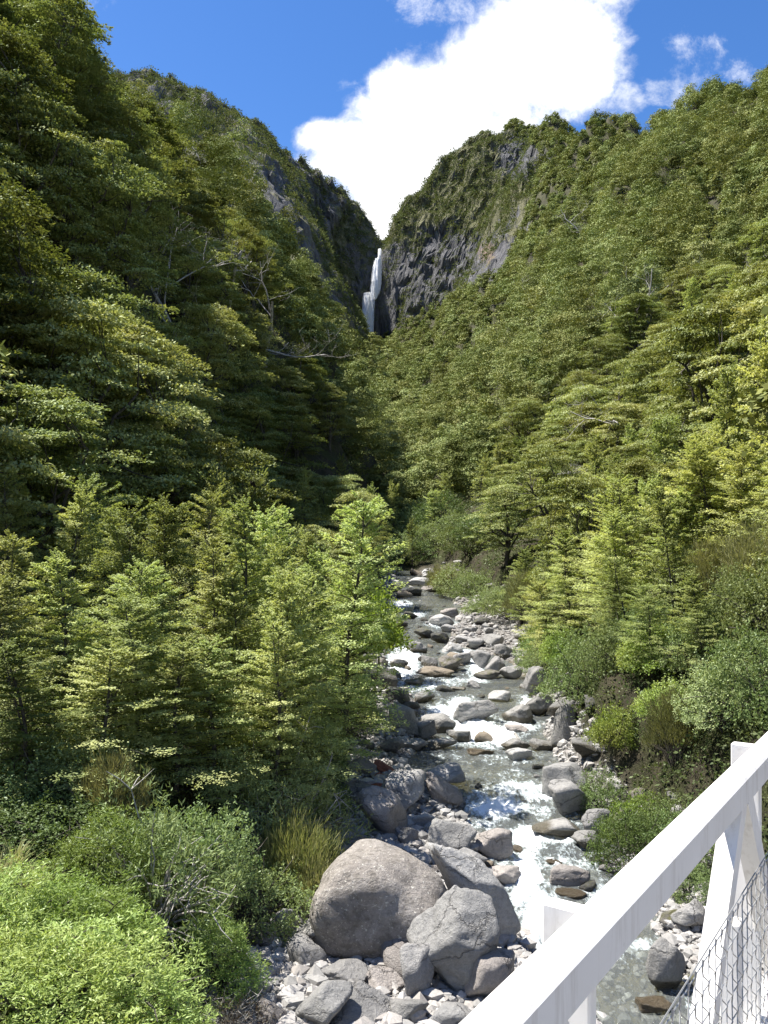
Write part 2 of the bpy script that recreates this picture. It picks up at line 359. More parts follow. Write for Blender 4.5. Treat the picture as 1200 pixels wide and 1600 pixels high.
def rockmat(name, a, b, spot=0.0, moss=0.0, wet=True, sc=1.0, crack=1.0):
    m, t_ = mat(name); co = t_.node('ShaderNodeTexCoord').outputs['Object']; oi = t_.node('ShaderNodeObjectInfo')
    off = t_.vmath('ADD', co, t_.math('MULTIPLY', oi.outputs['Random'], 37.0))
    n = t_.noise(off, 1.3*sc, 8, 0.6, 0.6); f = t_.noise(off, 14*sc, 8, 0.7); ff = t_.noise(off, 70*sc, 3, 0.7)
    col = t_.mix(t_.maprange(n, 0.35, 0.68, 0, 1), a, b)
    col = t_.mix(t_.maprange(f, 0.3, 0.7, 0, 1), t_.mix(1.0, col, (0.62, 0.62, 0.63), 'MULTIPLY'), col)
    col = t_.mix(t_.maprange(ff, 0.35, 0.65, 0, 0.45), col, t_.mix(1.0, col, (0.55, 0.53, 0.5), 'MULTIPLY'))
    # pale quartz veins
    vd = t_.vmath('ADD', off, t_.vmath('MULTIPLY', t_.noise(off, 1.2*sc, 4, 0.6, 0, True), (0.9, 0.9, 0.9)))
    vn = t_.voro(vd, 0.9*sc, 'DISTANCE_TO_EDGE')
    col = t_.mix(t_.math('MULTIPLY', t_.maprange(vn, 0.0, 0.012, 0.45, 0), t_.maprange(t_.noise(off, 0.8*sc, 3, 0.5), 0.52, 0.6, 0, 1)), col, (0.50, 0.48, 0.45))
    if spot:
        sp = t_.noise(off, 22*sc, 3, 0.6)
        col = t_.mix(t_.maprange(sp, 0.62, 0.68, 0, spot), col, (0.62, 0.60, 0.52))
        sp2 = t_.noise(off, 5*sc, 5, 0.7)
        col = t_.mix(t_.maprange(sp2, 0.5, 0.62, 0, 0.55), col, (0.09, 0.08, 0.065))
    sep = t_.node('ShaderNodeSeparateXYZ'); g = t_.node('ShaderNodeNewGeometry'); t_.link(g.outputs['Normal'], sep.inputs[0])
    if moss:
        mm = t_.math('MULTIPLY', t_.maprange(t_.noise(off, 3*sc, 5, 0.65), 0.48, 0.6, 0, moss), t_.maprange(sep.outputs[2], 0.1, 0.6, 0.2, 1))
        col = t_.mix(mm, col, (0.10, 0.10, 0.03))
    # every rock its own shade
    wn = t_.node('ShaderNodeTexWhiteNoise'); wn.noise_dimensions = '1D'; t_.link(oi.outputs['Random'], wn.inputs['W'])
    hsv = t_.node('ShaderNodeHueSaturation'); t_.link(col, hsv.inputs['Color']); t_.link(t_.maprange(wn.outputs['Value'], 0, 1, 0.72, 1.12), hsv.inputs['Value'])
    col = hsv.outputs[0]; rough = 0.75
    if wet:
        a_ = t_.node('ShaderNodeAttribute'); a_.attribute_name = 'low'
        wv = t_.math('ADD', a_.outputs['Fac'], t_.math('MULTIPLY', t_.math('SUBTRACT', n, 0.5), 0.5))
        wm = t_.maprange(wv, 0.50, 0.62, 0, 1)
        col = t_.mix(wm, col, t_.mix(1.0, col, (0.34, 0.31, 0.24), 'MULTIPLY')); rough = t_.maprange(wm, 0, 1, 0.75, 0.28)
    crk = t_.voro(t_.vmath('ADD', t_.vmath('MULTIPLY', off, (1.0, 1.0, 1.7)), t_.vmath('MULTIPLY', t_.noise(off, 2.0*sc, 5, 0.65, 0, True), (0.8, 0.8, 0.8))), 0.75*sc, 'DISTANCE_TO_EDGE')
    cm_ = t_.math('MULTIPLY', t_.maprange(crk, 0.0, 0.022, crack*0.7, 0), t_.maprange(t_.noise(off, 0.9*sc, 3, 0.5), 0.46, 0.54, 0, 1))
    col = t_.mix(t_.math('MULTIPLY', cm_, 0.65), col, (0.06, 0.055, 0.05)); n = t_.math('SUBTRACT', n, t_.math('MULTIPLY', cm_, 0.35))
    h = t_.math('ADD', t_.math('MULTIPLY', n, 1.2), t_.math('ADD', t_.math('MULTIPLY', f, 0.55), t_.math('MULTIPLY', ff, 0.14)))
    out(t_, principled(t_, col, rough, 0.35, bump(t_, h, 0.95, 0.12))); return m
M['rock'] = rockmat('greywacke', (0.34,0.335,0.325), (0.47,0.455,0.435), wet=False)
M['rock_wet'] = rockmat('greywacke_wet_base', (0.31,0.305,0.29), (0.44,0.425,0.40))
M['rock_pink'] = rockmat('pinkish_greywacke', (0.36,0.325,0.30), (0.48,0.44,0.405), wet=False)
M['rock_pale'] = rockmat('pale_greywacke', (0.42,0.415,0.40), (0.55,0.54,0.52), wet=False)
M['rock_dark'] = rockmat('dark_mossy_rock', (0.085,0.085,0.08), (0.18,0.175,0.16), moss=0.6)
M['rock_big'] = rockmat('lichen_spotted_boulder', (0.29,0.26,0.23), (0.43,0.395,0.36), spot=0.8, wet=False, crack=0.25)
M['rock_red'] = rockmat('red_rock', (0.40,0.13,0.075), (0.52,0.22,0.15), wet=False)
M['rock_tan'] = rockmat('tan_rock', (0.27,0.225,0.16), (0.38,0.32,0.25))
M['rock_mossy'] = rockmat('mossy_bank_rock', (0.20,0.185,0.16), (0.34,0.31,0.28), moss=0.85, wet=False)

# terrain
m, t_ = mat('hillside_ground'); M['terrain'] = m
geo = t_.node('ShaderNodeNewGeometry'); P = geo.outputs['Position']
def A_(n):
    a = t_.node('ShaderNodeAttribute'); a.attribute_name = n; return a.outputs['Fac']
soil = t_.mix(t_.maprange(t_.noise(P, 1.4, 8, 0.65), 0.35, 0.65, 0, 1), (0.030,0.027,0.018), (0.075,0.065,0.042))
soil = t_.mix(t_.maprange(t_.noise(P, 0.5, 6, 0.6), 0.45, 0.6, 0, 0.8), soil, (0.05,0.06,0.022))
c1 = t_.noise(P, 0.045, 9, 0.62, 0.5); c2 = t_.noise(t_.vmath('MULTIPLY', P, (1, 1, 0.22)), 0.16, 9, 0.7); c3 = t_.noise(P, 0.9, 6, 0.7)
rk = t_.mix(t_.maprange(c2, 0.36, 0.64, 0, 1), (0.060,0.062,0.070), (0.27,0.265,0.265))
rk = t_.mix(t_.maprange(c3, 0.35, 0.65, 0.5, 0), rk, (0.07,0.07,0.075))
veg = t_.mix(t_.maprange(t_.noise(P, 0.35, 8, 0.7), 0.35, 0.65, 0, 1), (0.095,0.105,0.045), (0.27,0.25,0.155))
nsep = t_.node('ShaderNodeSeparateXYZ'); t_.link(geo.outputs['Normal'], nsep.inputs[0])
vm = t_.maprange(t_.math('ADD', t_.math('ADD', t_.math('MULTIPLY', A_('veg'), 0.8), t_.math('MULTIPLY', nsep.outputs[2], 0.15)), t_.math('MULTIPLY', t_.math('SUBTRACT', c1, 0.5), 1.4)), 0.38, 0.5, 0, 1)
cliffc = t_.mix(vm, rk, veg)
cliffc = t_.mix(t_.maprange(t_.math('ADD', A_('tan'), t_.math('MULTIPLY', t_.math('SUBTRACT', c2, 0.5), 0.9)), 0.5, 0.7, 0, 0.75), cliffc, (0.30,0.215,0.16))
stonev = t_.voro(P, 5.5, 'F1', 'Color'); stoned = t_.voro(P, 5.5, 'F1'); sv2 = t_.voro(P, 17, 'F1', 'Color')
sg = t_.node('ShaderNodeSeparateXYZ'); t_.link(stonev, sg.inputs[0]); sg2 = t_.node('ShaderNodeSeparateXYZ'); t_.link(sv2, sg2.inputs[0])
grav = t_.mix(sg.outputs[0], (0.20,0.195,0.185), (0.40,0.385,0.365)); grav = t_.mix(t_.math('MULTIPLY', sg2.outputs[0], 0.6), grav, (0.24,0.22,0.20))
grav = t_.mix(t_.maprange(stoned, 0.45, 0.7, 0, 0.8), grav, (0.06,0.055,0.05))
uwc = t_.mix(sg.outputs[1], (0.075,0.07,0.04), (0.24,0.20,0.11))
grav = t_.mix(A_('under'), grav, uwc)
cl = A_('cliff'); bd = A_('bed')
base = t_.mix(cl, soil, cliffc); base = t_.mix(bd, base, grav)
hh = t_.math('ADD', t_.math('MULTIPLY', cl, t_.math('ADD', t_.math('MULTIPLY', c2, 9.0), t_.math('MULTIPLY', c3, 1.6))), t_.math('MULTIPLY', t_.math('SUBTRACT', 1.0, cl), t_.math('MULTIPLY', t_.noise(P, 6, 6, 0.7), 0.25)))
hh = t_.math('ADD', hh, t_.math('MULTIPLY', bd, t_.math('MULTIPLY', stoned, -0.12)))
out(t_, principled(t_, base, 0.9, 0.12, bump(t_, hh, 0.9, 1.0)))

# water
m, t_ = mat('stream_water'); M['water'] = m
geo = t_.node('ShaderNodeNewGeometry'); P = geo.outputs['Position']
fo = t_.node('ShaderNodeAttribute'); fo.attribute_name = 'foam'
Pw = t_.vmath('MULTIPLY', P, (1.0, 0.5, 1.0))
n1 = t_.noise(Pw, 2.2, 6, 0.62, 0.8); n2 = t_.noise(Pw, 8, 5, 0.6, 0.5); n3 = t_.noise(Pw, 26, 2, 0.5)
fsum = t_.math('ADD', fo.outputs['Fac'], t_.math('ADD', t_.math('MULTIPLY', t_.math('SUBTRACT', n1, 0.5), 1.1), t_.math('MULTIPLY', t_.math('SUBTRACT', n2, 0.5), 1.1)))
fsum = t_.math('ADD', fsum, t_.math('MULTIPLY', t_.math('SUBTRACT', n3, 0.5), 0.5))
fmask = t_.maprange(fsum, 0.28, 0.78, 0, 1)
hh = t_.math('ADD', t_.math('MULTIPLY', n1, 0.7), t_.math('ADD', t_.math('MULTIPLY', n2, 0.5), t_.math('MULTIPLY', n3, 0.15)))
nb = bump(t_, hh, 0.75, 0.16)
trn = t_.node('ShaderNodeBsdfTransparent'); trn.inputs[0].default_value = (0.78, 0.82, 0.79, 1)
gl = t_.node('ShaderNodeBsdfGlossy'); gl.inputs['Roughness'].default_value = 0.07; t_.link(nb, gl.inputs['Normal'])
body = t_.node('ShaderNodeBsdfDiffuse'); body.inputs[0].default_value = (0.25, 0.27, 0.265, 1); t_.link(nb, body.inputs['Normal'])
mb = t_.node('ShaderNodeMixShader'); mb.inputs[0].default_value = 0.30; t_.link(trn.outputs[0], mb.inputs[1]); t_.link(body.outputs[0], mb.inputs[2])
fr = t_.node('ShaderNodeFresnel'); fr.inputs[0].default_value = 1.33; t_.link(nb, fr.inputs['Normal'])
mg = t_.node('ShaderNodeMixShader'); t_.link(fr.outputs[0], mg.inputs[0]); t_.link(mb.outputs[0], mg.inputs[1]); t_.link(gl.outputs[0], mg.inputs[2])
fb = t_.node('ShaderNodeBsdfDiffuse'); t_.link(t_.mix(fmask, (0.50, 0.60, 0.62), (0.86, 0.88, 0.89)), fb.inputs[0]); t_.link(nb, fb.inputs['Normal'])
mf = t_.node('ShaderNodeMixShader'); t_.link(fmask, mf.inputs[0]); t_.link(mg.outputs[0], mf.inputs[1]); t_.link(fb.outputs[0], mf.inputs[2])
out(t_, mf.outputs[0])
m, t_ = mat('falling_water'); M['fall'] = m
P = t_.node('ShaderNodeNewGeometry').outputs['Position']
n = t_.noise(t_.vmath('MULTIPLY', P, (1, 1, 0.10)), 0.8, 7, 0.7)
d = t_.node('ShaderNodeBsdfDiffuse'); t_.link(t_.mix(t_.maprange(n, 0.35, 0.6, 0, 1), (0.74,0.77,0.81), (0.96,0.96,0.97)), d.inputs[0])
tr = t_.node('ShaderNodeBsdfTransparent')
ed = t_.node('ShaderNodeAttribute'); ed.attribute_name = 'edge'
al = t_.maprange(t_.math('ADD', ed.outputs['Fac'], t_.math('MULTIPLY', t_.math('SUBTRACT', n, 0.5), 2.4)), -0.10, 0.55, 0.0, 1.0)
tl = t_.node('ShaderNodeBsdfTranslucent'); tl.inputs[0].default_value = (.95, .96, .98, 1); md = t_.node('ShaderNodeMixShader'); md.inputs[0].default_value = .4; t_.link(d.outputs[0], md.inputs[1]); t_.link(tl.outputs[0], md.inputs[2]); d = md
mx = t_.node('ShaderNodeMixShader'); t_.link(al, mx.inputs[0]); t_.link(tr.outputs[0], mx.inputs[1]); t_.link(d.outputs[0], mx.inputs[2]); out(t_, mx.outputs[0])
# bridge paint, galvanised wire, deck
m, t_ = mat('white_bridge_paint'); M['paint'] = m; co = t_.node('ShaderNodeTexCoord').outputs['Object']
n = t_.noise(co, 3, 7, 0.65); st = t_.noise(t_.vmath('MULTIPLY', co, (14, 14, 1.5)), 1.5, 6, 0.7)
col = t_.mix(t_.maprange(n, 0.35, 0.7, 0, 0.5), (0.81,0.79,0.755), (0.69,0.67,0.63)); col = t_.mix(t_.maprange(st, 0.52, 0.72, 0, 0.5), col, (0.40,0.36,0.30)); col = t_.mix(t_.maprange(t_.noise(co, 22, 5, 0.7), 0.62, 0.72, 0, 0.35), col, (0.45,0.42,0.36))
out(t_, principled(t_, col, 0.42, 0.4, bump(t_, t_.noise(co, 60, 4, 0.6), 0.12, 0.003)))
m, t_ = mat('galvanised_wire'); M['wire'] = m; out(t_, principled(t_, (0.38,0.38,0.375), 0.5, 0.4, None, 0.5))
m, t_ = mat('deck_planks'); M['deck'] = m; co = t_.node('ShaderNodeTexCoord').outputs['Object']
n = t_.noise(t_.vmath('MULTIPLY', co, (2, 30, 2)), 2, 6, 0.6); out(t_, principled(t_, t_.mix(n, (0.20,0.18,0.15), (0.34,0.31,0.27)), 0.85, 0.2, bump(t_, n, 0.4, 0.01)))
# ------------------------------------------------------------------ terrain mesh
PYi = HY-GZ/GY*F
cliffR = np.interp(PYi, [150, 190, 240, 330, 420, 450, 485, 530], [700, 790, 868, 850, 815, 770, 690, 600])
cliffmask = np.where(GY > 560, smooth((cliffR-PX+20*fbm(PX/40, PYi/40, octv=3, seed=31))/24), 0)
veg = np.zeros_like(GZ)
def blob(cx, cy, rx, ry): return smooth(1.25-np.sqrt(((PX-cx)/rx)**2+((PYi-cy)/ry)**2))
veg += np.where(PX > 603, 0.22+0.52*smooth((440-(PYi+0.10*(PX-620)))/120), 0)
veg = np.where(PX <= 590, 0.46, veg)
veg = np.clip(veg-0.75*blob(815,240,50,45)-0.7*blob(640,460,50,75)-0.5*blob(700,400,40,45), 0, 1)
veg = np.clip(veg-0.5*blob(440,275,45,30)-0.5*blob(500,300,40,35)-0.6*blob(240,165,35,30), 0, 1)
tan = np.where(GY > 600, 0.72*blob(762,395,26,30)+0.45*blob(670,330,40,20)+0.3*blob(300,160,60,14), 0)
XLg = np.interp(GY, KY, KXL); XRg = np.interp(GY, KY, KXR)
bed = smooth((GX-XLg+0.9)/0.8)*smooth((XRg+0.7-GX)/0.8)*smooth((103-GY)/3)
under = smooth((wlev(GY)+0.02-GZ)/0.08)*(GY < 118)
# relief on the rock faces, pushed back and forth as well as up
rel = cliffmask*(GY > 560)
gx = GX+rel*(5*fbm(GX/14, GZ/30, GY/30, octv=4, seed=41)+1.3*fbm(GX/3.2, GZ/6, GY/4, octv=2, seed=45))
gy = GY+rel*(8*fbm(GX/13, GZ/34, GY/40, octv=5, seed=42, gain=0.55)+4.5*fbm(GX/16+GZ/60, GZ/22, octv=4, seed=43, gain=0.6, ridged=True)+2.2*fbm(GX/4.0, GZ/7, GY/5, octv=3, seed=46, gain=.6))*(1-0.75*fm)
V = np.stack([gx, gy, GZ], -1).reshape(-1, 3)
ny, nx = GZ.shape; ii, jj = np.meshgrid(np.arange(ny-1), np.arange(nx-1), indexing='ij')
Q = np.stack([ii*nx+jj, ii*nx+jj+1, (ii+1)*nx+jj+1, (ii+1)*nx+jj], -1).reshape(-1, 4)
me = new_mesh('terrain', V, Q, [M['terrain']], True, attrs=dict(cliff=cliffmask, veg=veg, tan=tan, bed=bed, under=under))
cf = cliffmask[:-1, :-1].ravel() > 0.4; me.polygons.foreach_set('use_smooth', ~cf)
tag(obj('terrain', me), kind='structure')
# the valley floor behind the viewer
bx, by = np.meshgrid(np.linspace(-60, 60, 60), np.linspace(-60, 2.4, 40))
bz = -8.15+0.25*fbm(bx/4, by/4, octv=3, seed=9)+0.5*np.maximum(np.abs(bx-3)-6, 0)
bz = np.where(by > 0, bz-0.6, bz)
ny, nx = bz.shape; ii, jj = np.meshgrid(np.arange(ny-1), np.arange(nx-1), indexing='ij')
Q = np.stack([ii*nx+jj, ii*nx+jj+1, (ii+1)*nx+jj+1, (ii+1)*nx+jj], -1).reshape(-1, 4)
one = np.ones_like(bz)
tag(obj('ground', new_mesh('ground', np.stack([bx, by, bz], -1).reshape(-1, 3), Q, [M['terrain']], True, attrs=dict(bed=one, cliff=one*0, veg=one*0, tan=one*0, under=one*0))), kind='structure')

# ------------------------------------------------------------------ stream surface
wy = np.unique(np.concatenate([np.linspace(2, 60, 640), np.linspace(60, 118, 200)])); tt = np.linspace(0, 1, 150)
WYg, TTg = np.meshgrid(wy, tt, indexing='ij')
wl = np.interp(WYg, KY, KWL)-1.6; wr = np.interp(WYg, KY, KWR)+1.6
WX = wl+(wr-wl)*TTg
wpx = WX/WYg*F+HX
base = wlev(WYg); wpy = HY-base/WYg*F
FO = [(700,1065,60,12,.45),(790,1185,70,14,.35),(820,1235,60,22,.55),(880,1310,60,30,.5),(790,1330,40,30,.6),(850,1400,50,40,.45),(950,1450,60,40,.35),(900,1350,70,30,.4),(730,1160,60,12,.5),(632,1032,26,24,1.0),(612,1052,34,12,.9),(655,1072,45,12,.55),(744,1040,13,22,.9),(748,1062,22,7,.6),
      (700,1112,34,12,1.0),(735,1130,38,16,1.05),(770,1150,42,16,1.05),(822,1108,12,18,.95),(810,1135,30,10,.8),(720,1098,30,10,.7),
      (775,1262,52,17,1.0),(850,1268,30,10,.45),(745,1290,32,14,.6),(830,1310,42,22,.75),(760,1240,60,10,.35),
      (820,1370,26,50,.85),(835,1440,22,45,1.1),(815,1400,16,25,.8),(870,1345,40,16,.45),(930,1390,40,18,.4),(880,1425,40,20,.3),
      (795,1210,60,14,.3),(1010,1475,30,12,.6),(690,975,22,6,.9),(625,945,20,6,.8),(650,960,20,5,.6),(720,1018,30,6,.6),(640,1090,25,8,.3),
      (960,1500,50,20,.25),(1080,1560,40,25,.35),(850,1245,50,10,.55),(735,985,20,6,.4),(700,1180,50,8,.25),(745,955,24,6,.6)]
foam = np.zeros_like(WX)
for cx, cy, rx, ry, a in FO:
    dd = ((wpx-cx)/rx)**2+((wpy-cy)/ry)**2
    foam = np.maximum(foam, a*np.exp(-dd*0.8))
wz = base+0.03*fbm(WX*1.5, WYg*1.1, octv=3, seed=21)+foam*0.10*fbm(WX*3.2, WYg*2.2, octv=4, seed=22, gain=0.6)+0.05*foam
ny, nx = wz.shape; ii, jj = np.meshgrid(np.arange(ny-1), np.arange(nx-1), indexing='ij')
Q = np.stack([ii*nx+jj, ii*nx+jj+1, (ii+1)*nx+jj+1, (ii+1)*nx+jj], -1).reshape(-1, 4)
tag(obj('water', new_mesh('water', np.stack([WX, WYg, wz], -1).reshape(-1, 3), Q, [M['water']], True, attrs=dict(foam=foam))), kind='structure')

# ------------------------------------------------------------------ waterfall
def fall_sheet(mb, rows, yoff, depth, E, nseg=24, seed=0):
    ys = np.linspace(rows[0][0], rows[-1][0], 110)
    l = np.interp(ys, [r[0] for r in rows], [r[1] for r in rows]); r_ = np.interp(ys, [r[0] for r in rows], [r[2] for r in rows])
    Yd = np.interp(ys, [390, 400, 440, 545], [1000, 990, 976, 962])-yoff
    s = np.linspace(0, 1, nseg)
    px = l[:, None]+(r_-l)[:, None]*s[None]; YY = Yd[:, None]-depth*np.sin(np.pi*s)[None]+2.0*fbm(px*0.6, (ys*0.04)[:, None]+0*px, octv=3, seed=seed)
    z = (HY-ys)[:, None]/F*Yd[:, None]+0*px
    x = (px-HX)/F*YY
    E.append((np.sin(np.pi*s)[None]**0.6+0*px).ravel())
    n, k = px.shape; i, j = np.meshgrid(np.arange(n-1), np.arange(k-1), indexing='ij')
    mb.add(np.stack([x, YY, z], -1).reshape(-1, 3), np.stack([i*k+j, i*k+j+1, (i+1)*k+j+1, (i+1)*k+j], -1).reshape(-1, 4))
mb = MB(); E = []
fall_sheet(mb, [(390,590.5,596.5),(402,590,596),(407,584,597),(425,581,597),(445,578.5,596),(458,577,593.5),(468,578,588)], 0, 3, E, seed=1)
fall_sheet(mb, [(404,586,594),(440,581,590),(470,579,584)], 3, 2, E, seed=2)
fall_sheet(mb, [(458,568,582),(466,566,586),(490,565,585),(515,563,584),(540,562,585),(556,560,590)], 5, 3, E, seed=3)
fall_sheet(mb, [(462,569,578),(500,566,576),(556,563,577)], 9, 2, E, seed=4)
tag(obj('waterfall', mb.mesh('waterfall', [M['fall']], True, attrs=dict(edge=np.concatenate(E)))), 'tall white waterfall dropping down the dark cleft between the two rock faces', 'waterfall', kind='structure')

# ------------------------------------------------------------------ tree builders
def unit(v): return v/(np.linalg.norm(v, axis=-1, keepdims=True)+1e-9)
def spray(mb, P0, dirv, length, width, nt, nl, L, R, droop=0.25, up=0.15, jit=0.35, tiltn=(0, 0, 0)):
    """a flat fern-like spray of leaves: side twigs off one axis"""
    d = unit(np.asarray(dirv, float)); side = unit(np.cross([0, 0, 1.0], d)); 
    t = R.uniform(0.05, 1, nt); sg = np.where(R.random(nt) < 0.5, -1, 1)
    tw = width*np.sin(np.pi*np.clip(t*0.82+0.12, 0, 1))*R.uniform(0.6, 1.1, nt)
    s = R.random((nt, nl))**0.8
    a = 0.7+0.2*R.standard_normal(nt)
    lat = sg[:, None]*tw[:, None]*s*np.sin(a)[:, None]; fwd = t[:, None]*length+tw[:, None]*s*np.cos(a)[:, None]
    z = up*fwd-droop*(fwd/length)**2*length*0.5-droop*np.abs(lat)*0.5+0.05*length*R.standard_normal((nt, 1))*0.6
    P = P0+fwd[..., None]*d+lat[..., None]*side; P[..., 2] += z
    P = P.reshape(-1, 3)+R.standard_normal((nt*nl, 3))*0.02*length
    T = (d*0.9)[None]+side[None]*(sg[:, None]*0.9+0*s).reshape(-1, 1)+R.standard_normal((nt*nl, 3))*0.45
    N = np.array([0, 0, 1.0])+np.asarray(tiltn)+R.standard_normal((nt*nl, 3))*jit
    mb.leaves(P, T, N, L*R.uniform(0.7, 1.3, nt*nl), L*0.55*R.uniform(0.8, 1.2, nt*nl))

def dome_leaves(C, r, nleaf, L, R, hf=0.5, jit=0.25, fringe=0.14, upb=0.25, low=0.0):
    """billowing leaf clumps: shells of leaves over flattened domes. C (m,3), r (m,) -> P, T, N, L"""
    m = len(C); th = R.uniform(0, 6.2832, (m, nleaf)); u = R.random((m, nleaf))**0.5
    ph = R.uniform(0, 6.28, (m, 3))
    rr = r[:, None]*(1+0.17*np.sin(3*th+ph[:, :1])+0.11*np.sin(5*th+ph[:, 1:2])+0.07*np.sin(9*th+ph[:, 2:]))*(1+fringe*R.standard_normal((m, nleaf))*u**3)
    cu = np.sqrt(np.maximum(1-u*u*0.96, 0)); dep = 1-0.16*R.random((m, nleaf))**3
    cu = np.where(R.random((m, nleaf)) < low, -0.7*cu, cu)
    P = C[:, None]+np.stack([rr*u*np.cos(th)*dep, rr*u*np.sin(th)*dep, rr*hf*cu*dep+0.035*r[:, None]*R.standard_normal((m, nleaf))], -1)
    N = np.stack([u*np.cos(th)*hf*1.3, u*np.sin(th)*hf*1.3, cu+upb], -1)+jit*R.standard_normal((m, nleaf, 3))
    T = np.stack([np.cos(th), np.sin(th), -u*0.6], -1)+0.7*R.standard_normal((m, nleaf, 3))
    LL = L*R.uniform(.7, 1.3, (m, nleaf))
    return P.reshape(-1, 3), T.reshape(-1, 3), N.reshape(-1, 3), LL.ravel()

def young_beech(seed, H=8.0, Rm=1.9, nbr=95, L=0.085, nt=20, nl=9, narrow=1.0, full=0.8):
    R = np.random.default_rng(seed); tr = MB(); cr = MB(); lob_ = R.uniform(0, 6.28, 2)
    lean = R.normal(0, 0.05, 2); hz = np.linspace(0, H, 12)
    wob = 0.07*np.stack([np.sin(hz*0.9+R.uniform(0, 6)), np.cos(hz*1.1+R.uniform(0, 6))], 1)
    TP = np.column_stack([lean[0]*hz+wob[:, 0], lean[1]*hz+wob[:, 1], hz-0.4])
    tr.tube(TP, np.interp(hz, [0, H], [0.10, 0.012])*H/8, 7)
    for i in range(nbr):
        f = (i+0.5)/nbr; h = H*(0.10+0.89*f**0.85)
        k = (H-h)/H
        env = Rm*narrow*(0.13+1.28*k**full)*(1 if full > .7 else .85)*(1-0.45*np.clip((0.25-(h/H))/0.25, 0, 1))
        a = i*2.4+R.normal(0, 0.5); l = env*R.uniform(0.4, 1.2)*(1+0.22*math.sin(a*1.0+lob_[0]+h*0.9)*math.sin(h*1.7+lob_[1]))
        p0 = np.array([np.interp(h, hz, TP[:, 0]), np.interp(h, hz, TP[:, 1]), h-0.4])
        u = 0.30+0.75*(1-k)**3
        d = np.array([math.cos(a), math.sin(a), 0])
        n = 5; s = np.linspace(0, 1, n)[:, None]
        BP = p0+d*l*0.85*s+np.array([0, 0, 1])*(u*l*s-0.28*l*s**2)
        tr.tube(BP, np.linspace(0.022, 0.005, n)*H/8*(0.4+k), 3)
        spray(cr, p0+d*l*0.12, d, l, l*0.46, int(nt*(0.4+0.6*min(1, l/1.2))), nl, L, R, droop=0.35, up=u, jit=0.27, tiltn=0.35*d)
    for q in range(R.integers(0, 3)):       # extra leaders beside the main one
        a = R.uniform(0, 6.28); i0 = R.integers(5, 9); l = (H-TP[i0, 2])*R.uniform(.7, .95); dd = np.array([math.cos(a), math.sin(a), 0])
        s = np.linspace(0, 1, 7)[:, None]; BP = TP[i0]+dd*s*(0.55+0.4*R.random())+np.array([0, 0, 1])*s*l; tr.tube(BP, np.linspace(.03, .006, 7), 4)
        for j in range(22):
            f = R.uniform(.25, 1); p0 = TP[i0]+dd*f*0.75+np.array([0, 0, f*l]); az = R.uniform(0, 6.28); ll = (0.25+0.55*(1-f))*Rm*0.8
            spray(cr, p0, (math.cos(az), math.sin(az), 0), ll, ll*.45, 12, nl, L, R, droop=.3, up=.35+.6*f, jit=.4)
    for q in range(9):                      # leader tufts
        a = R.uniform(0, 6.28); l = R.uniform(0.25, 0.5); p = np.array([TP[-1, 0], TP[-1, 1], H-0.4-R.uniform(0.0, 0.7)])
        spray(cr, p, (math.cos(a), math.sin(a), 0), l, l*0.35, 9, nl, L*0.85, R, droop=0.1, up=1.6, jit=0.6)
    return tr.mesh('trunk', [M['bark']], True), cr.mesh('crown', [M['beech_young']])

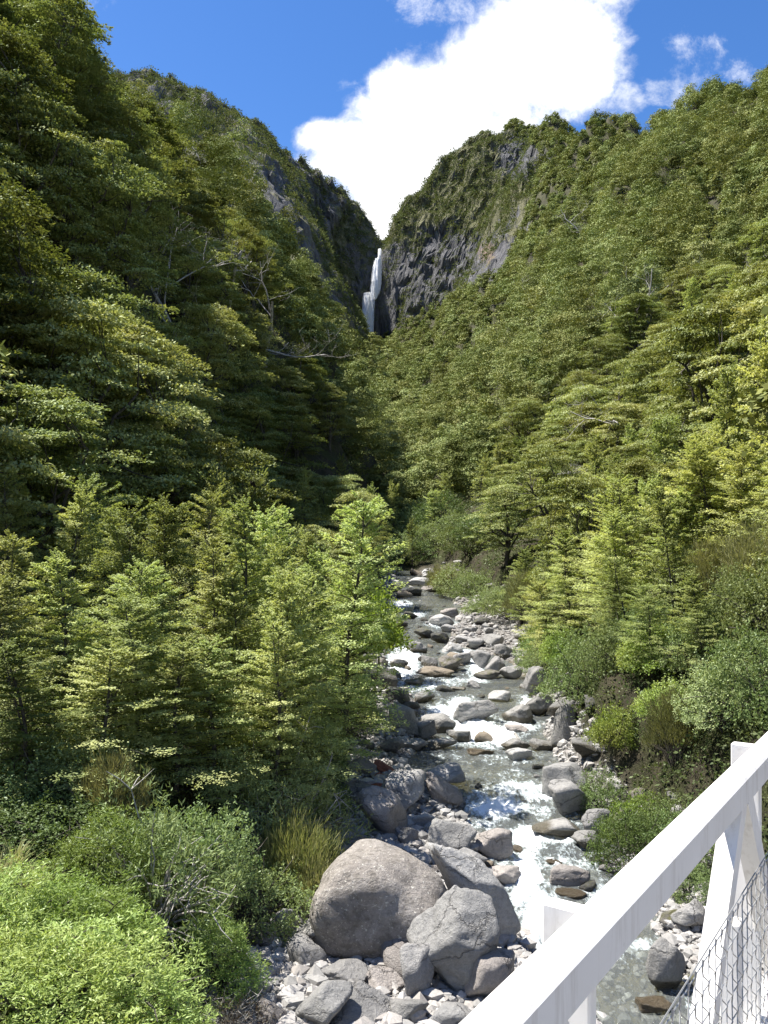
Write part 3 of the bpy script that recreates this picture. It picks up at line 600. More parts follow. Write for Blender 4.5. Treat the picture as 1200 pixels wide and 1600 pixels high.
def old_beech(seed, H=10.0, Rc=4.6, npad=85, L=0.13, leafm='beech', nt=16, nl=9, flat=0.34, bare=0.28):
    R = np.random.default_rng(seed); tr = MB(); cr = MB()
    lean = R.uniform(-0.12, 0.12, 2)
    hz = np.linspace(0, H*0.52, 7); TP = np.column_stack([lean[0]*hz+0.12*np.sin(hz), lean[1]*hz, hz-1.2])
    tr.tube(TP, np.linspace(0.30, 0.17, 7)*H/10, 8)
    nodes = [TP[3:]]
    nlimb = 7
    for i in range(nlimb):
        a = i*2*np.pi/nlimb+R.normal(0, 0.35); st = TP[R.integers(2, 7)]
        rr = Rc*R.uniform(0.55, 0.9); top = H*R.uniform(0.62, 0.86)-1.2
        s = np.linspace(0, 1, 8)[:, None]
        end = np.array([st[0]+rr*math.cos(a), st[1]+rr*math.sin(a), top*(1-0.15*rr/Rc)])
        P = st+(end-st)*s; P[:, 2] += 0.9*np.sin(np.pi*s[:, 0]*0.9)*R.uniform(-.3, 1); P += R.normal(0, 0.14, P.shape)*np.sin(np.pi*s)
        tr.tube(P, np.linspace(0.13, 0.035, 8)*H/10, 6); nodes.append(P)
    nodes = np.concatenate(nodes)
    bias = R.uniform(-1, 1, 2)*0.15*Rc; ph = R.uniform(0, 6.28, 2)
    for k in range(npad):
        f = ((k+R.random())/npad)**0.85; env = Rc*math.sqrt(max(0.03, 1-((f-0.25)/0.78)**2)); a = k*2.4+R.normal(0, .35)
        env *= 1+0.22*math.sin(2*a+ph[0])+0.12*math.sin(3*a+ph[1])
        rho = env*R.uniform(0.5, 1.0) if R.random() < 0.8 else env*R.uniform(0, .5)
        x, y = rho*math.cos(a)+bias[0]+lean[0]*f*H, rho*math.sin(a)+bias[1]+lean[1]*f*H
        p = np.array([x, y, H*(0.30+0.70*f)-1.2-0.10*rho+R.normal(0, 0.15)])
        q = nodes[np.argmin(((nodes-p-np.array([0, 0, -0.8]))**2).sum(1))]
        s = np.linspace(0, 1, 5)[:, None]; B = q+(p-q)*s; B[:, 2] -= 0.12*np.sin(np.pi*s[:, 0]); B += R.normal(0, 0.06, B.shape)*np.sin(np.pi*s)
        tr.tube(B, np.linspace(0.045, 0.012, 5)*H/10, 3)
        out_ = p-np.array([0, 0, p[2]]); az0 = math.atan2(out_[1], out_[0])
        pr = R.uniform(0.75, 1.6)*Rc/4.6; tn = 0.6*(rho/Rc)*np.array([math.cos(a), math.sin(a), 0])
        P, T, N, LL = dome_leaves(p[None]-np.array([[0, 0, 0.12]]), np.array([pr]), nt*nl*3, L, R, hf=R.uniform(.24, .42), jit=0.20)
        cr.leaves(P, T, N+tn*0.5, LL, LL*0.6)
        for m_ in range(3):
            az = az0+R.normal(0, 0.9)+(m_-1.0)*0.9
            st = p+np.array([math.cos(az), math.sin(az), 0])*pr*0.35
            spray(cr, st, (math.cos(az), math.sin(az), 0), pr*1.0, pr*0.5, nt//2, nl, L, R, droop=0.30, up=0.02, jit=0.34, tiltn=tn)
    return tr.mesh('trunk', [M['bark']], True), cr.mesh('crown', [M[leafm]])

def dead_tree(seed, H=8.0, lean=0.2, spread=0.8):
    R = np.random.default_rng(seed); tr = MB(); br = MB()
    def grow(mbx, p, d, l, r, depth):
        n = 6; P = [p]; dd = d.copy()
        for i in range(n):
            dd = unit(dd+R.normal(0, 0.16, 3)+np.array([0, 0, 0.03])); P.append(P[-1]+dd*l/n)
        P = np.array(P); mbx.tube(P, np.linspace(r, r*0.45, n+1), 6 if depth == 0 else 3)
        if depth < 4:
            for k in range(R.integers(4, 7) if depth == 0 else R.integers(3, 5)):
                i = R.integers(2 if depth else 3, n+1); nd = unit(dd*0.5+R.normal(0, spread, 3)*np.array([1, 1, 0.45])+np.array([0, 0, 0.2]))
                grow(br, P[i], nd, l*R.uniform(0.4, 0.62), r*0.42, depth+1)
    grow(tr, np.array([0, 0, -0.5]), unit(np.array([lean, 0.05, 1.0])), H*0.75, 0.11*H/7, 0)
    return tr.mesh('trunk', [M['dead']], True), br.mesh('branches', [M['dead']], True)

def bush(seed, R0=(1.0, 1.0, 0.9), n=600, per=9, L=0.07, W=0.3, matn='shrub', upb=0.3, stems=14, matb='bark', hollow=0.45, lump=0.28):
    """rounded shrub: stems from the base, rosettes of leaves on their tips"""
    R = np.random.default_rng(seed); st = MB(); cr = MB()
    D = unit(R.standard_normal((n, 3))); D[:, 2] = np.abs(D[:, 2])*1.0-0.12; D = unit(D)
    rad = R.uniform(hollow, 1, n)**0.5*(1+lump*fbm(D[:, 0]*2.3+seed, D[:, 1]*2.3, D[:, 2]*2.3, octv=3, seed=seed)*1.2)
    P = D*rad[:, None]*np.array(R0); P[:, 2] += 0.1*R0[2]
    P = P+R.normal(0, 0.03, P.shape)
    ax = unit(D*0.7+np.array([0, 0, 0.5])+R.normal(0, 0.35, D.shape))
    for k in range(per):
        T = unit(ax*upb*2+R.standard_normal((n, 3))*0.9)
        N = unit(ax+R.standard_normal((n, 3))*0.5)
        LL = L*R.uniform(0.6, 1.25, n)
        cr.leaves(P+R.normal(0, L*0.5, P.shape), T, N, LL, LL*W)
    for i in R.integers(0, n, stems):
        e = P[i]*0.97; s = np.linspace(0, 1, 6)[:, None]; b = np.array([R.normal(0, 0.08)*R0[0], R.normal(0, 0.08)*R0[1], -0.25])
        B = b+(e-b)*s; B[:, 2] += 0.12*np.sin(np.pi*s[:, 0]); B += R.normal(0, 0.025, B.shape)*np.sin(np.pi*s); st.tube(B, np.linspace(0.022, 0.005, 6)*R0[2], 4)
        for _ in range(3):
            j = B[R.integers(2, 6)]; e2 = j+unit(R.standard_normal(3)+D[i])*0.35*R0[0]; st.tube(np.array([j, (j+e2)/2+R.normal(0, .02, 3), e2]), [0.009*R0[2], 0.006*R0[2], 0.003*R0[2]], 3)
    return st.mesh('stems', [M[matb]], True), cr.mesh('foliage', [M[matn]])

def broom(seed, H=1.8, Rr=0.9, n=260, matn='olive'):
    """upright needle-leaved bush: fans of thin upswept blades"""
    R = np.random.default_rng(seed); cr = MB(); st = MB()
    for i in range(n):
        a = R.uniform(0, 6.28); q = math.sqrt(R.random()); h = H*R.uniform(0.3, 1)*(1-0.35*q*q)
        base = np.array([0.25*q*Rr*math.cos(a), 0.25*q*Rr*math.sin(a), 0]); tip = np.array([q*Rr*math.cos(a), q*Rr*math.sin(a), h])
        if i % 6 == 0: st.tube(np.array([base-[0, 0, .2], (base+tip)/2*[.8, .8, 1.], tip]), [0.02, 0.012, 0.004], 3)
        m = 26; P = tip+R.normal(0, 0.09, (m, 3))*[1, 1, 1.4]; T = np.array([0.5*q*math.cos(a), 0.5*q*math.sin(a), 1.0])+R.normal(0, 0.3, (m, 3))
        cr.leaves(P, T, R.standard_normal((m, 3)), R.uniform(0.12, 0.26, m), 0.018)
    return st.mesh('stems', [M['bark']], True), cr.mesh('foliage', [M[matn]])

def grass_tuft(seed, n=160, H=0.9, matn='grass', spread=1.0, wdt=0.012):
    R = np.random.default_rng(seed); mb = MB()
    for i in range(n):
        a = R.uniform(0, 6.28); l = H*R.uniform(0.6, 1.1); b = R.normal(0, 0.05*spread, 2); k = R.uniform(0.3, 1.1)*spread
        s = np.linspace(0, 1, 6); rr = k*l*0.6*s**1.6; z = l*(s-0.35*k*s**2.2)
        P = np.column_stack([b[0]+rr*math.cos(a), b[1]+rr*math.sin(a), z-0.03]); sd = np.array([-math.sin(a), math.cos(a), 0])*wdt
        wv = np.array([1, 1, .9, .7, .45, .05])[:, None]
        V = np.concatenate([P-sd*wv, P+sd*wv]); q = [(j, j+1, 6+j+1, 6+j) for j in range(5)]; mb.add(V, q)
    return mb.mesh('blades', [M[matn]])

def thing(name, loc, parts, label, cat, group=None, rz=0.0, sc=1.0, tilt=(0, 0)):
    o = bpy.data.objects.new(name, None); COL.objects.link(o); o.empty_display_size = 0.3
    o.location = loc; o.rotation_euler = (tilt[0], tilt[1], rz); o.scale = sc if hasattr(sc, '__len__') else (sc,)*3
    tag(o, label, cat, group)
    for pn, me in parts: obj(pn, me, o)
    return o
# ------------------------------------------------------------------ footbridge
DS = np.array([0.5668, 0.8239, 0]); DO = np.array([-0.8239, 0.5668, 0]); DZ = np.array([0, 0, 1.0])
RB = np.stack([DS, DO, DZ], 1)
def bp(s, o, z): return DS*s+DO*o+DZ*z
def beam(mb, s0, s1, o0, o1, z0, z1, bev=0.006):
    """box along the bridge axes with chamfered long edges"""
    a = [(o0+bev, z0), (o1-bev, z0), (o1, z0+bev), (o1, z1-bev), (o1-bev, z1), (o0+bev, z1), (o0, z1-bev), (o0, z0+bev)]
    V = [bp(s, o, z) for s in (s0, s1) for o, z in a]; Q = [(i, (i+1) % 8, 8+(i+1) % 8, 8+i) for i in range(8)]
    caps = [(0, 1, 2, 3), (0, 3, 4, 7), (4, 5, 6, 7), (8, 11, 10, 9), (8, 15, 12, 11), (12, 15, 14, 13)]
    mb.add(V, Q+caps)
def vbox(mb, s0, s1, o0, o1, z0, z1, bev=0.004):
    a = [(s0+bev, o0), (s1-bev, o0), (s1, o0+bev), (s1, o1-bev), (s1-bev, o1), (s0+bev, o1), (s0, o1-bev), (s0, o0+bev)]
    V = [bp(s, o, z) for z in (z0, z1-bev) for s, o in a]
    c = [(s0+s1)/2, (o0+o1)/2]; V += [bp(s+(bev if s < c[0] else -bev), o+(bev if o < c[1] else -bev), z1) for s, o in a]
    Q = [(r*8+i, r*8+(i+1) % 8, r*8+8+(i+1) % 8, r*8+8+i) for r in (0, 1) for i in range(8)]
    Q += [(16, 17, 18, 19), (16, 19, 20, 23), (20, 21, 22, 23)]
    mb.add(V, Q)
fb_ = thing('footbridge', (0, 0, 0), [], 'white painted steel footbridge with chunky handrail, slanted struts and wire mesh infill', 'footbridge')
def part(name, build, m_, par=None):
    mb = MB(); build(mb); return obj(name, mb.mesh(name, [M[m_]]), par or fb_)
part('handrail', lambda b: beam(b, -6, 15, 0.459, 0.528, -0.677, -0.600), 'paint')
part('bottom_chord', lambda b: beam(b, -6, 15, 0.452, 0.552, -1.66, -1.48), 'paint')
for k in range(-3, 9):
    s0 = 1.345+k*1.485
    part('post', lambda b: vbox(b, s0, s0+0.035, 0.505, 0.592, -1.64, -0.604), 'paint')
for k in range(-4, 9):
    ap = 2.43+k*1.36
    for sg in (-1, 1):
        def strut(b):
            top = bp(ap+sg*0.03, 0.49, -0.665); bot = bp(ap+sg*0.68, 0.49, -1.50)
            ax = (bot-top)/np.linalg.norm(bot-top); R_ = np.stack([np.cross(DO, ax), DO, ax], 1)
            b.box((top+bot)/2, (0.030, 0.026, np.linalg.norm(bot-top)/2), R_)
        part('strut', strut, 'paint')
for k in range(-2, 8):
    part('stub_post', lambda b: vbox(b, 2.575+1.36*k, 2.64+1.36*k, 0.516, 0.57, -1.47, -1.08), 'paint')
def chain(b):
    pw, r = 0.058, 0.0017; ztop = -0.862; nseg = 11
    for i in range(int(5.4/pw)):
        sA = 0.6+i*pw; P = []
        for q in range(nseg*2+1):
            f = q % 2; zc = ztop-q*pw*0.55
            P.append(bp(sA+(pw*0.52 if f else 0)+0.003*math.sin(i*3+q), 0.44+(0.004 if f else -0.004), zc))
        P = np.array(P); m_ = (P[1:]+P[:-1])/2; PP = np.empty((len(P)+len(m_), 3)); PP[::2] = P; PP[1::2] = m_
        b.tube(PP, r*0.85, 4)
        P2 = P+DS*pw; P2[1::2] = P[1::2]
        PP = np.empty((len(P)+len(m_), 3)); PP[::2] = P2; PP[1::2] = (P2[1:]+P2[:-1])/2+DO*0.005
        b.tube(PP, r, 4)
        b.tube([P[0]-DZ*0.004, P[0]+DZ*0.009+DS*0.002, P[0]+DZ*0.004+DS*0.008, P[0]-DZ*0.006+DS*0.004], r, 4)
    b.tube([bp(0.5, 0.444, ztop+0.001), bp(6.1, 0.444, ztop+0.001)], 0.0018, 4)
part('wire_mesh', chain, 'wire')
def deck(b):
    for i in range(140): b.box(bp(-6+i*0.15, -0.225, -1.69), (0.07, 0.66, 0.022), RB)
part('deck', deck, 'deck')

# ------------------------------------------------------------------ rocks
def ico(sub):
    import bmesh
    bm = bmesh.new(); bmesh.ops.create_icosphere(bm, subdivisions=sub, radius=1)
    V = np.array([v.co[:] for v in bm.verts]); T = np.array([[v.index for v in f.verts] for f in bm.faces]); bm.free(); return V, T
ICO = {k: ico(k) for k in (1, 2, 3, 4, 5)}
def rock_verts(seed, sub=4, nplane=17, soft=52, rough=0.042, lo=0.46, lumps=0.14):
    R = np.random.default_rng(seed); D, T = ICO[sub]
    N = unit(R.standard_normal((nplane, 3))); ok = R.uniform(lo, 1.0, nplane)
    N = np.vstack([N, np.eye(3), -np.eye(3)]); ok = np.concatenate([ok, np.full(6, 1.0)])
    q = np.maximum(D@N.T, 0.02)/ok
    r = (q**soft).sum(1)**(-1/soft)
    o = seed*3.7
    r = r*(1+lumps*0.6*vnoise(D[:, 0]*1.6+o, D[:, 1]*1.6, D[:, 2]*1.6, seed=seed)+rough*fbm(D[:, 0]*4+o, D[:, 1]*4, D[:, 2]*4, octv=4, seed=seed+1, gain=0.6))
    V = D*r[:, None]; V -= (V.max(0)+V.min(0))/2; V /= (V.max(0)-V.min(0))/2
    return V, T
def rotm(rx, ry, rz):
    cx, sx_, cy, sy_, cz, sz = math.cos(rx), math.sin(rx), math.cos(ry), math.sin(ry), math.cos(rz), math.sin(rz)
    return np.array([[cz, -sz, 0], [sz, cz, 0], [0, 0, 1]])@np.array([[cy, 0, sy_], [0, 1, 0], [-sy_, 0, cy]])@np.array([[1, 0, 0], [0, cx, -sx_], [0, sx_, cx]])
occupied = []
def boulder(i, px, pyb, w_, h_, m_, label, cat='boulder', tilt=0.0, dep=0.8, name='boulder', group=None, lift=0.0, slab=None, **kw):
    Y0 = hit(px, pyb); W = w_/F*Y0; e = math.atan((pyb-HY)/F); D = dep*W
    H = max(0.38*W*min(1, h_/w_*1.4), (h_/F*Y0-D*0.62*math.sin(e))/math.cos(e))
    kw.setdefault('sub', 4 if w_ < 100 else 5)
    V, T = rock_verts(100+i, **kw)
    V = V@rotm(0.25*math.sin(i*2.1), tilt, 0).T; V /= np.abs(V).max(0)
    if tilt:                       # long slabs: shear along the slope
        V[:, 0] += 0
    zc = float(surf(X(px, Y0), Y0)[0])+H*0.44+lift*H; yc = Y0+D*0.42
    if slab:
        V = V*np.array([slab[0]/F*Y0/2, D/2, slab[1]/F*Y0/2]); V = V@rotm(0.3, -math.radians(slab[2]), 0).T; zc = (HY-pyb+h_/2)/F*yc-0.04*H
    else: V = V*np.array([W/2, D/2, H/2*1.12])
    zg = wlev(yc); low = np.clip(1-(V[:, 2]+zc-zg)/0.55, 0, 1)
    me = new_mesh('rock', V, T, [M[m_]], True, attrs=dict(low=low))
    o = obj(name, me, loc=(X(px, yc)*0+ (px-HX)/F*(Y0+D*0.2), yc, zc)); tag(o, label, cat, group)
    occupied.append((o.location.x, yc, W/2, D/2)); return o
RK = [
 (592,1500,230,184,'rock_big','huge rounded brown boulder spotted with lichen, the largest rock on the left bar',dict(nplane=5,soft=7,lumps=.16,lo=.82,dep=.9,rough=.022)),
 (748,1472,150,170,'rock_pale','long pale slab leaning towards the water just right of the huge brown boulder',dict(slab=(215,100,-50),dep=.6,nplane=12,soft=34,lo=.55)),
 (708,1562,150,172,'rock_pale','big split grey boulder right in front of the huge brown one',dict(nplane=11,soft=26,lo=.55)),
 (722,1040,30,22,'rock','grey boulder left of the grey one by the small spill',{}),
 (790,1030,36,26,'rock_wet','brown grey boulder on the far right shore under the bank',{}),
 (745,1014,30,18,'rock','low grey boulder on the distant right bar',{}),
 (772,1012,34,22,'rock_wet','dark based boulder on the distant right bar beside the bank',{}),
 (733,992,26,14,'rock_wet','dark stone in the middle of the distant right bar',{}),
 (800,1062,38,24,'rock','grey rock at the waterline right of the mottled rock',{}),
 (768,1580,88,92,'rock_pink','pale block half hidden by the bridge handrail',{}),
 (705,1612,80,44,'rock_pale','low pale stone at the bottom edge beside the handrail',{}),
 (505,1620,92,80,'rock_pale','pinkish grey boulder at the bottom edge, left of the dark undercut slab',{}),
 (582,1612,120,58,'rock','grey undercut slab with a black hollow below it at the bottom edge',dict(slab=(125,44,-18))),
 (535,1548,100,48,'rock','flat dark grey slab lying in the gravel below the huge brown boulder',dict(tilt=.25)),
 (602,1556,74,44,'rock_pink','flat salmon pink rock bedded in the gravel under the huge boulder',{}),
 (655,1567,62,84,'rock','narrow grey stone leaning against the split boulder',{}),
 (494,1492,76,66,'rock_wet','rough dark faced rock left of the huge brown boulder',{}),
 (482,1448,48,50,'rock','light grey rock touching the left flank of the huge boulder',{}),
 (440,1470,46,52,'rock','rounded grey rock in the pile left of the huge boulder',{}),
 (412,1486,40,46,'rock_wet','small angular grey rock at the foot of the dark mossy rock',{}),
 (392,1462,62,90,'rock_dark','tall dark mossy rock in the shade of the bank bush',{}),
 (450,1412,40,24,'rock','small grey block on top of the shaded rock pile',{}),
 (640,1604,62,44,'rock_wet','dark wet stone at the bottom edge below the split boulder',{}),
 (378,1490,40,36,'rock_dark','dark stone at the edge of the bright green bush',{}),
 (600,1312,84,86,'rock_pink','tilted pinkish grey boulder above the huge brown one',dict(slab=(108,62,-38))),
 (629,1277,76,72,'rock','grey boulder with pale top and dark face near the red slab',{}),
 (690,1263,66,58,'rock_pink','slanted slab at the water edge right of the dark faced boulder',dict(slab=(76,36,-38))),
 (697,1226,64,34,'rock','pale humped rock at the pool edge above the slanted slab',{}),
 (707,1334,80,56,'rock_pale','angular grey rock directly behind the long pale slab',{}),
 (772,1348,60,56,'rock_pink','squarish pinkish rock standing in the white water',{}),
 (790,1386,54,32,'rock_pink','low pinkish rock with wet foot beside the foaming chute',{}),
 (762,1362,24,18,'rock_tan','little tan stone between the two pinkish rocks',{}),
 (735,1360,60,34,'rock','grey slab wedged behind the long pale slab',{}),
 (602,1209,44,22,'rock_red','bright orange red slab lying on the left bank rocks',dict(slab=(40,12,-24),dep=.5)),
 (590,1222,24,14,'rock_red','small red stone under the orange red slab',{}),
 (588,1240,24,18,'rock_red','lowest red stone beneath the orange red slab',{}),
 (566,1212,46,30,'rock_pink','rusty pink rock left of the orange red slab',{}),
 (562,1250,50,26,'rock','grey ledge rock under the red stones',{}),
 (508,1310,56,44,'rock_mossy','pale rusty rock beside the golden grass on the left bank',{}),
 (500,1345,54,48,'rock_mossy','rough mossy rock just above the huge brown boulder',{}),
 (560,1330,46,26,'rock_pink','flat broken stone behind the huge brown boulder',{}),
 (636,1325,38,34,'rock','blocky grey stone between the tilted boulder and the slab',{}),
 (665,1296,44,28,'rock_pale','pale flat stone above the angular grey rock',{}),
 (632,1149,50,50,'rock_pale','large smooth pale boulder on the left shore of the middle cascade',{}),
 (661,1157,46,34,'rock','grey boulder right of the smooth pale one',{}),
 (684,1147,56,34,'rock_wet','dark wet boulder dividing the foam of the middle cascade',{}),
 (718,1162,42,25,'rock_wet','rounded brown grey rock at the foot of the middle cascade',{}),
 (690,1174,50,22,'rock_wet','flat wet rock in the shallows below the middle cascade',{}),
 (645,1176,54,24,'rock','long grey rock at the left edge of the pool',{}),
 (612,1180,40,30,'rock_wet','shaded rock under the left bank bush',{}),
 (744,1132,72,42,'rock','large humped grey boulder in the middle of the middle cascade',{}),
 (815,1133,56,36,'rock_wet','wedge shaped dark grey boulder on the right of the middle cascade',dict(tilt=.3)),
 (808,1146,38,16,'rock_pink','thin flat pinkish stone below the wedge shaped boulder',{}),
 (806,1177,50,26,'rock_wet','dark boulder in the lower pool, left of a joined pair',dict(tilt=-.3)),
 (850,1175,44,22,'rock_wet','dark boulder in the lower pool, right of a joined pair',{}),
 (812,1191,44,24,'rock_pale','pale domed stone in front of the dark pair in the pool',{}),
 (752,1182,44,15,'rock_tan','brown stone barely breaking the surface of the pool',{}),
 (782,1098,38,20,'rock_pale','pale rock at the lip of the right hand spill',{}),
 (680,1060,62,20,'rock_tan','flat orange brown rock in the upper pool',{}),
 (705,1053,40,30,'rock_mossy','rounded yellowish boulder between the two upper spills',{}),
 (671,1046,26,22,'rock_wet','dark stone against the orange brown flat rock',{}),
 (651,1022,34,22,'rock_wet','dark rock at the head of the upper left spill',{}),
 (662,1036,20,14,'rock_wet','small round stone in the upper left spill',{}),
 (707,1021,34,18,'rock_pale','pale flat topped boulder above the yellowish one',{}),
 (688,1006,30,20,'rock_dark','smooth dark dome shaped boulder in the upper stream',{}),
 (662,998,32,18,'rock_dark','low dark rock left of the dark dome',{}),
 (751,1044,32,30,'rock','grey boulder at the right of the small spill',{}),
 (775,1054,32,30,'rock','upright pale boulder on the right bar by the upper pool',{}),
 (764,1063,48,18,'rock_mossy','low mottled rock at the right shore of the upper pool',{}),
 (740,1076,22,14,'rock','little rounded stone alone in the upper pool',{}),
 (715,1080,26,8,'rock_mossy','low mossy stone in the upper pool',{}),
 (648,1073,34,15,'rock_mossy','bumpy wet rock below the upper left spill',{}),
 (612,1063,32,20,'rock_wet','shaded boulder left of the upper left spill',{}),
 (624,1046,30,20,'rock_wet','brown rock at the left side of the upper left spill',{}),
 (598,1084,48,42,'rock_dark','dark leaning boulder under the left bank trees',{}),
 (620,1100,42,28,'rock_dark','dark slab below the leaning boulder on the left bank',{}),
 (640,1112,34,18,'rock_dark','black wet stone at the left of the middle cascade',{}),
 (664,1100,34,24,'rock_wet','knobbly dark rock at the lip of the middle cascade',{}),
 (690,979,40,20,'rock_pale','pale long boulder in the distant stream',{}),
 (703,965,30,16,'rock_pink','pinkish slab in the distant stream',{}),
 (702,989,28,14,'rock_pale','pale stone on the distant right bar',{}),
 (752,977,34,13,'rock_dark','long dark flat stone on the distant right bar',{}),
 (764,992,16,12,'rock_pale','small square white stone on the distant right bar',{}),
 (724,1003,26,12,'rock_pale','oval pale stone on the distant right bar',{}),
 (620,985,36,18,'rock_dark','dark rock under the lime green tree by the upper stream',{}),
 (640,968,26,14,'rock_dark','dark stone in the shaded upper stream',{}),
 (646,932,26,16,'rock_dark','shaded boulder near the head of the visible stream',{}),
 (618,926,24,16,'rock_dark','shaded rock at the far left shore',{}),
 (655,917,36,12,'rock_pale','white slab in the far pile of pale rocks',dict(lift=.3)),
 (678,914,34,16,'rock_pale','topmost block of the far pile of pale rocks',dict(lift=.5)),
 (700,916,34,14,'rock_pink','pink tinted rock at the right of the far pile',dict(lift=.3)),
 (676,926,40,12,'rock_pink','broad flat rock at the foot of the far pile',{}),
 (884,1253,74,62,'rock_pale','white topped boulder at the right water edge, behind the big grey one',{}),
 (893,1278,70,62,'rock','big smooth grey boulder at the right water edge under the overhanging bush',{}),
 (872,1313,80,36,'rock_wet','low dark based boulder jutting into the rapids from the right',{}),
 (936,1310,56,50,'rock','fractured grey rock in the shade right of the big grey boulder',{}),
 (918,1334,46,38,'rock_wet','pyramid shaped stone at the tip of the right hand rocks',{}),
 (889,1386,64,38,'rock_pink','pinkish boulder alone in the rapids near the handrail',dict(nplane=8)),
 (893,1408,52,18,'rock_tan','half sunken tan stone in front of the pinkish boulder',{}),
 (866,1355,28,12,'rock_tan','small yellowish stone awash in the rapids',{}),
 (840,1085,40,46,'rock','grey bank rock at the right of the upper pool',{}),
 (845,1120,44,40,'rock_wet','shaded rock at the right bank beside the wedge shaped boulder',{}),
 (885,1165,44,70,'rock_wet','tall grey rock face standing at the foot of the right bank',{}),
 (990,1320,80,60,'rock_dark','dark shaded rock under the right bank bushes near the rail',{}),
 (1044,1558,66,92,'rock_wet','large pointed grey boulder seen below the handrail',{}),
 (1025,1590,56,34,'rock_tan','yellowish wet stone below the pointed boulder under the bridge',{}),
 (1085,1460,64,52,'rock','cracked grey rock seen between handrail and strut',{}),
 (1050,1450,40,30,'rock_mossy','mottled rock at the waterline beneath the handrail',{}),
 (1130,1520,60,60,'rock_mossy','brownish rock behind the wire mesh',{}),
 (1120,1580,70,50,'rock_dark','dark stone at the bottom behind the wire mesh',{}),
 (1180,1450,70,60,'rock','grey rock behind the right hand strut',{}),
]
for i, (px, pyb, w_, h_, m_, lab, kw) in enumerate(RK): boulder(i, px, pyb, w_, h_, m_, lab, **kw)

tmpl = []
for k in range(8):
    V, T = rock_verts(900+k, sub=3); tmpl.append((V, T))
zones = {}
def stone_template(k, m_):
    key = (k, m_)
    if key not in zones:
        V, T = tmpl[k]; zones[key] = new_mesh('stone', V, T, [M[m_]], True, attrs=dict(low=np.clip(0.65-V[:, 2]*0.5, 0, 1)))
    return zones[key]
LABS = {
 'left': ('small grey stone among the boulders of the left gravel bar', 'stones on the left gravel bar'),
 'stream': ('wet stone breaking the surface of the stream', 'stones standing in the stream'),
 'right': ('grey stone on the stony right shore of the stream', 'stones on the right shore'),
 'far': ('small pale stone in the far narrow reach of the stream', 'stones in the far reach of the stream'),
 'bank': ('half buried rock at the foot of the planted bank', 'rocks along the foot of the banks')}
n_st = 0; tries = 0
R = np.random.default_rng(51)
while n_st < 195 and tries < 6000:
    tries += 1
    Y = float(np.exp(R.uniform(np.log(12.5), np.log(104))))
    xl, xr = np.interp(Y, KY, KXL), np.interp(Y, KY, KXR); wl_, wr_ = np.interp(Y, KY, KWL), np.interp(Y, KY, KWR)
    x = R.uniform(xl-0.8, xr+0.9); px = x/Y*F+HX
    if px > 1230 or px < 350 or any(((x-a)/(c+.12))**2+((Y-b)/(d+.12))**2 < 0.8 for a, b, c, d in occupied): continue
    inw = wl_ < x < wr_
    if inw and R.random() < (0.85 if Y < 40 else 0.5): continue
    sz = float(np.clip(R.lognormal(-1.35, 0.5), 0.12, 0.75))*(1+Y/70)
    z = float(ground(x, Y)[0])
    if inw: m_ = ['rock_wet', 'rock_dark', 'rock_tan'][R.integers(0, 3)]; zone = 'stream'
    elif x < xl+0.1 or x > xr-0.1: m_ = ['rock_mossy', 'rock_dark', 'rock_wet'][R.integers(0, 3)]; zone = 'bank'; sz *= 1.4
    else: m_ = ['rock_wet', 'rock', 'rock_pale', 'rock_pink'][R.integers(0, 4)]; zone = 'left' if x < (wl_+wr_)/2 else 'right'
    if Y > 60 and zone != 'bank': zone = 'far'
    s_ = 0.55*sz*np.array([R.uniform(.8, 1.25), R.uniform(.7, 1.1), R.uniform(.45, .8)])
    if inw: z = wlev(Y)-s_[2]*0.35
    o = obj('river_stone', stone_template(int(R.integers(0, 8)), m_), loc=(x, Y, z+s_[2]*0.35), rot=(R.normal(0, .2), R.normal(0, .2), R.uniform(0, 6.28)), scale=s_)
    tag(o, LABS[zone][0], 'stone', LABS[zone][1]); occupied.append((x, Y, sz*.9, sz*.8)); n_st += 1

# loose gravel: nobody could count it
def gravel():
    R = np.random.default_rng(77); D, T = ICO[1]; n = 52000
    Y = np.exp(R.uniform(np.log(11.5), np.log(100), n)); Y[:20000] = R.uniform(11.5, 22, 20000); xl, xr = np.interp(Y, KY, KXL), np.interp(Y, KY, KXR)
    x = R.uniform(xl-0.5, xr+0.6); wl_, wr_ = np.interp(Y, KY, KWL), np.interp(Y, KY, KWR)
    keep = (x < wl_+0.2) | (x > wr_-0.2) | (R.random(n) < 0.22)
    keep &= (Y < 36) | (x < 3) | (R.random(n) < 0.4); x, Y = x[keep], Y[keep]; n = len(x)
    s = np.clip(R.lognormal(-3.1, 0.6, n), 0.015, 0.2)*(0.75+Y/48)
    z = ground(x, Y)+s*0.25
    B = D[None]*(1+0.34*R.uniform(-1, 1, (n, len(D), 1)))*np.stack([s, s*R.uniform(.6, 1, n), s*R.uniform(.45, .8, n)], 1)[:, None]
    a = R.uniform(0, 6.28, n); c, q = np.cos(a)[:, None], np.sin(a)[:, None]
    B = np.stack([B[..., 0]*c-B[..., 1]*q, B[..., 0]*q+B[..., 1]*c, B[..., 2]], -1)+np.stack([x, Y, z], 1)[:, None]
    TT = T[None]+(np.arange(n)*len(D))[:, None, None]
    return new_mesh('gravel', B.reshape(-1, 3), TT.reshape(-1, 3), [M['pebble']], False)
m, t_ = mat('pebbles'); M['pebble'] = m
g = t_.node('ShaderNodeNewGeometry'); ri = g.outputs['Random Per Island']
col = t_.ramp(ri, [(0, (0.20,0.195,0.185)), (0.4, (0.37,0.36,0.345)), (0.7, (0.31,0.285,0.26)), (1, (0.52,0.505,0.48))])
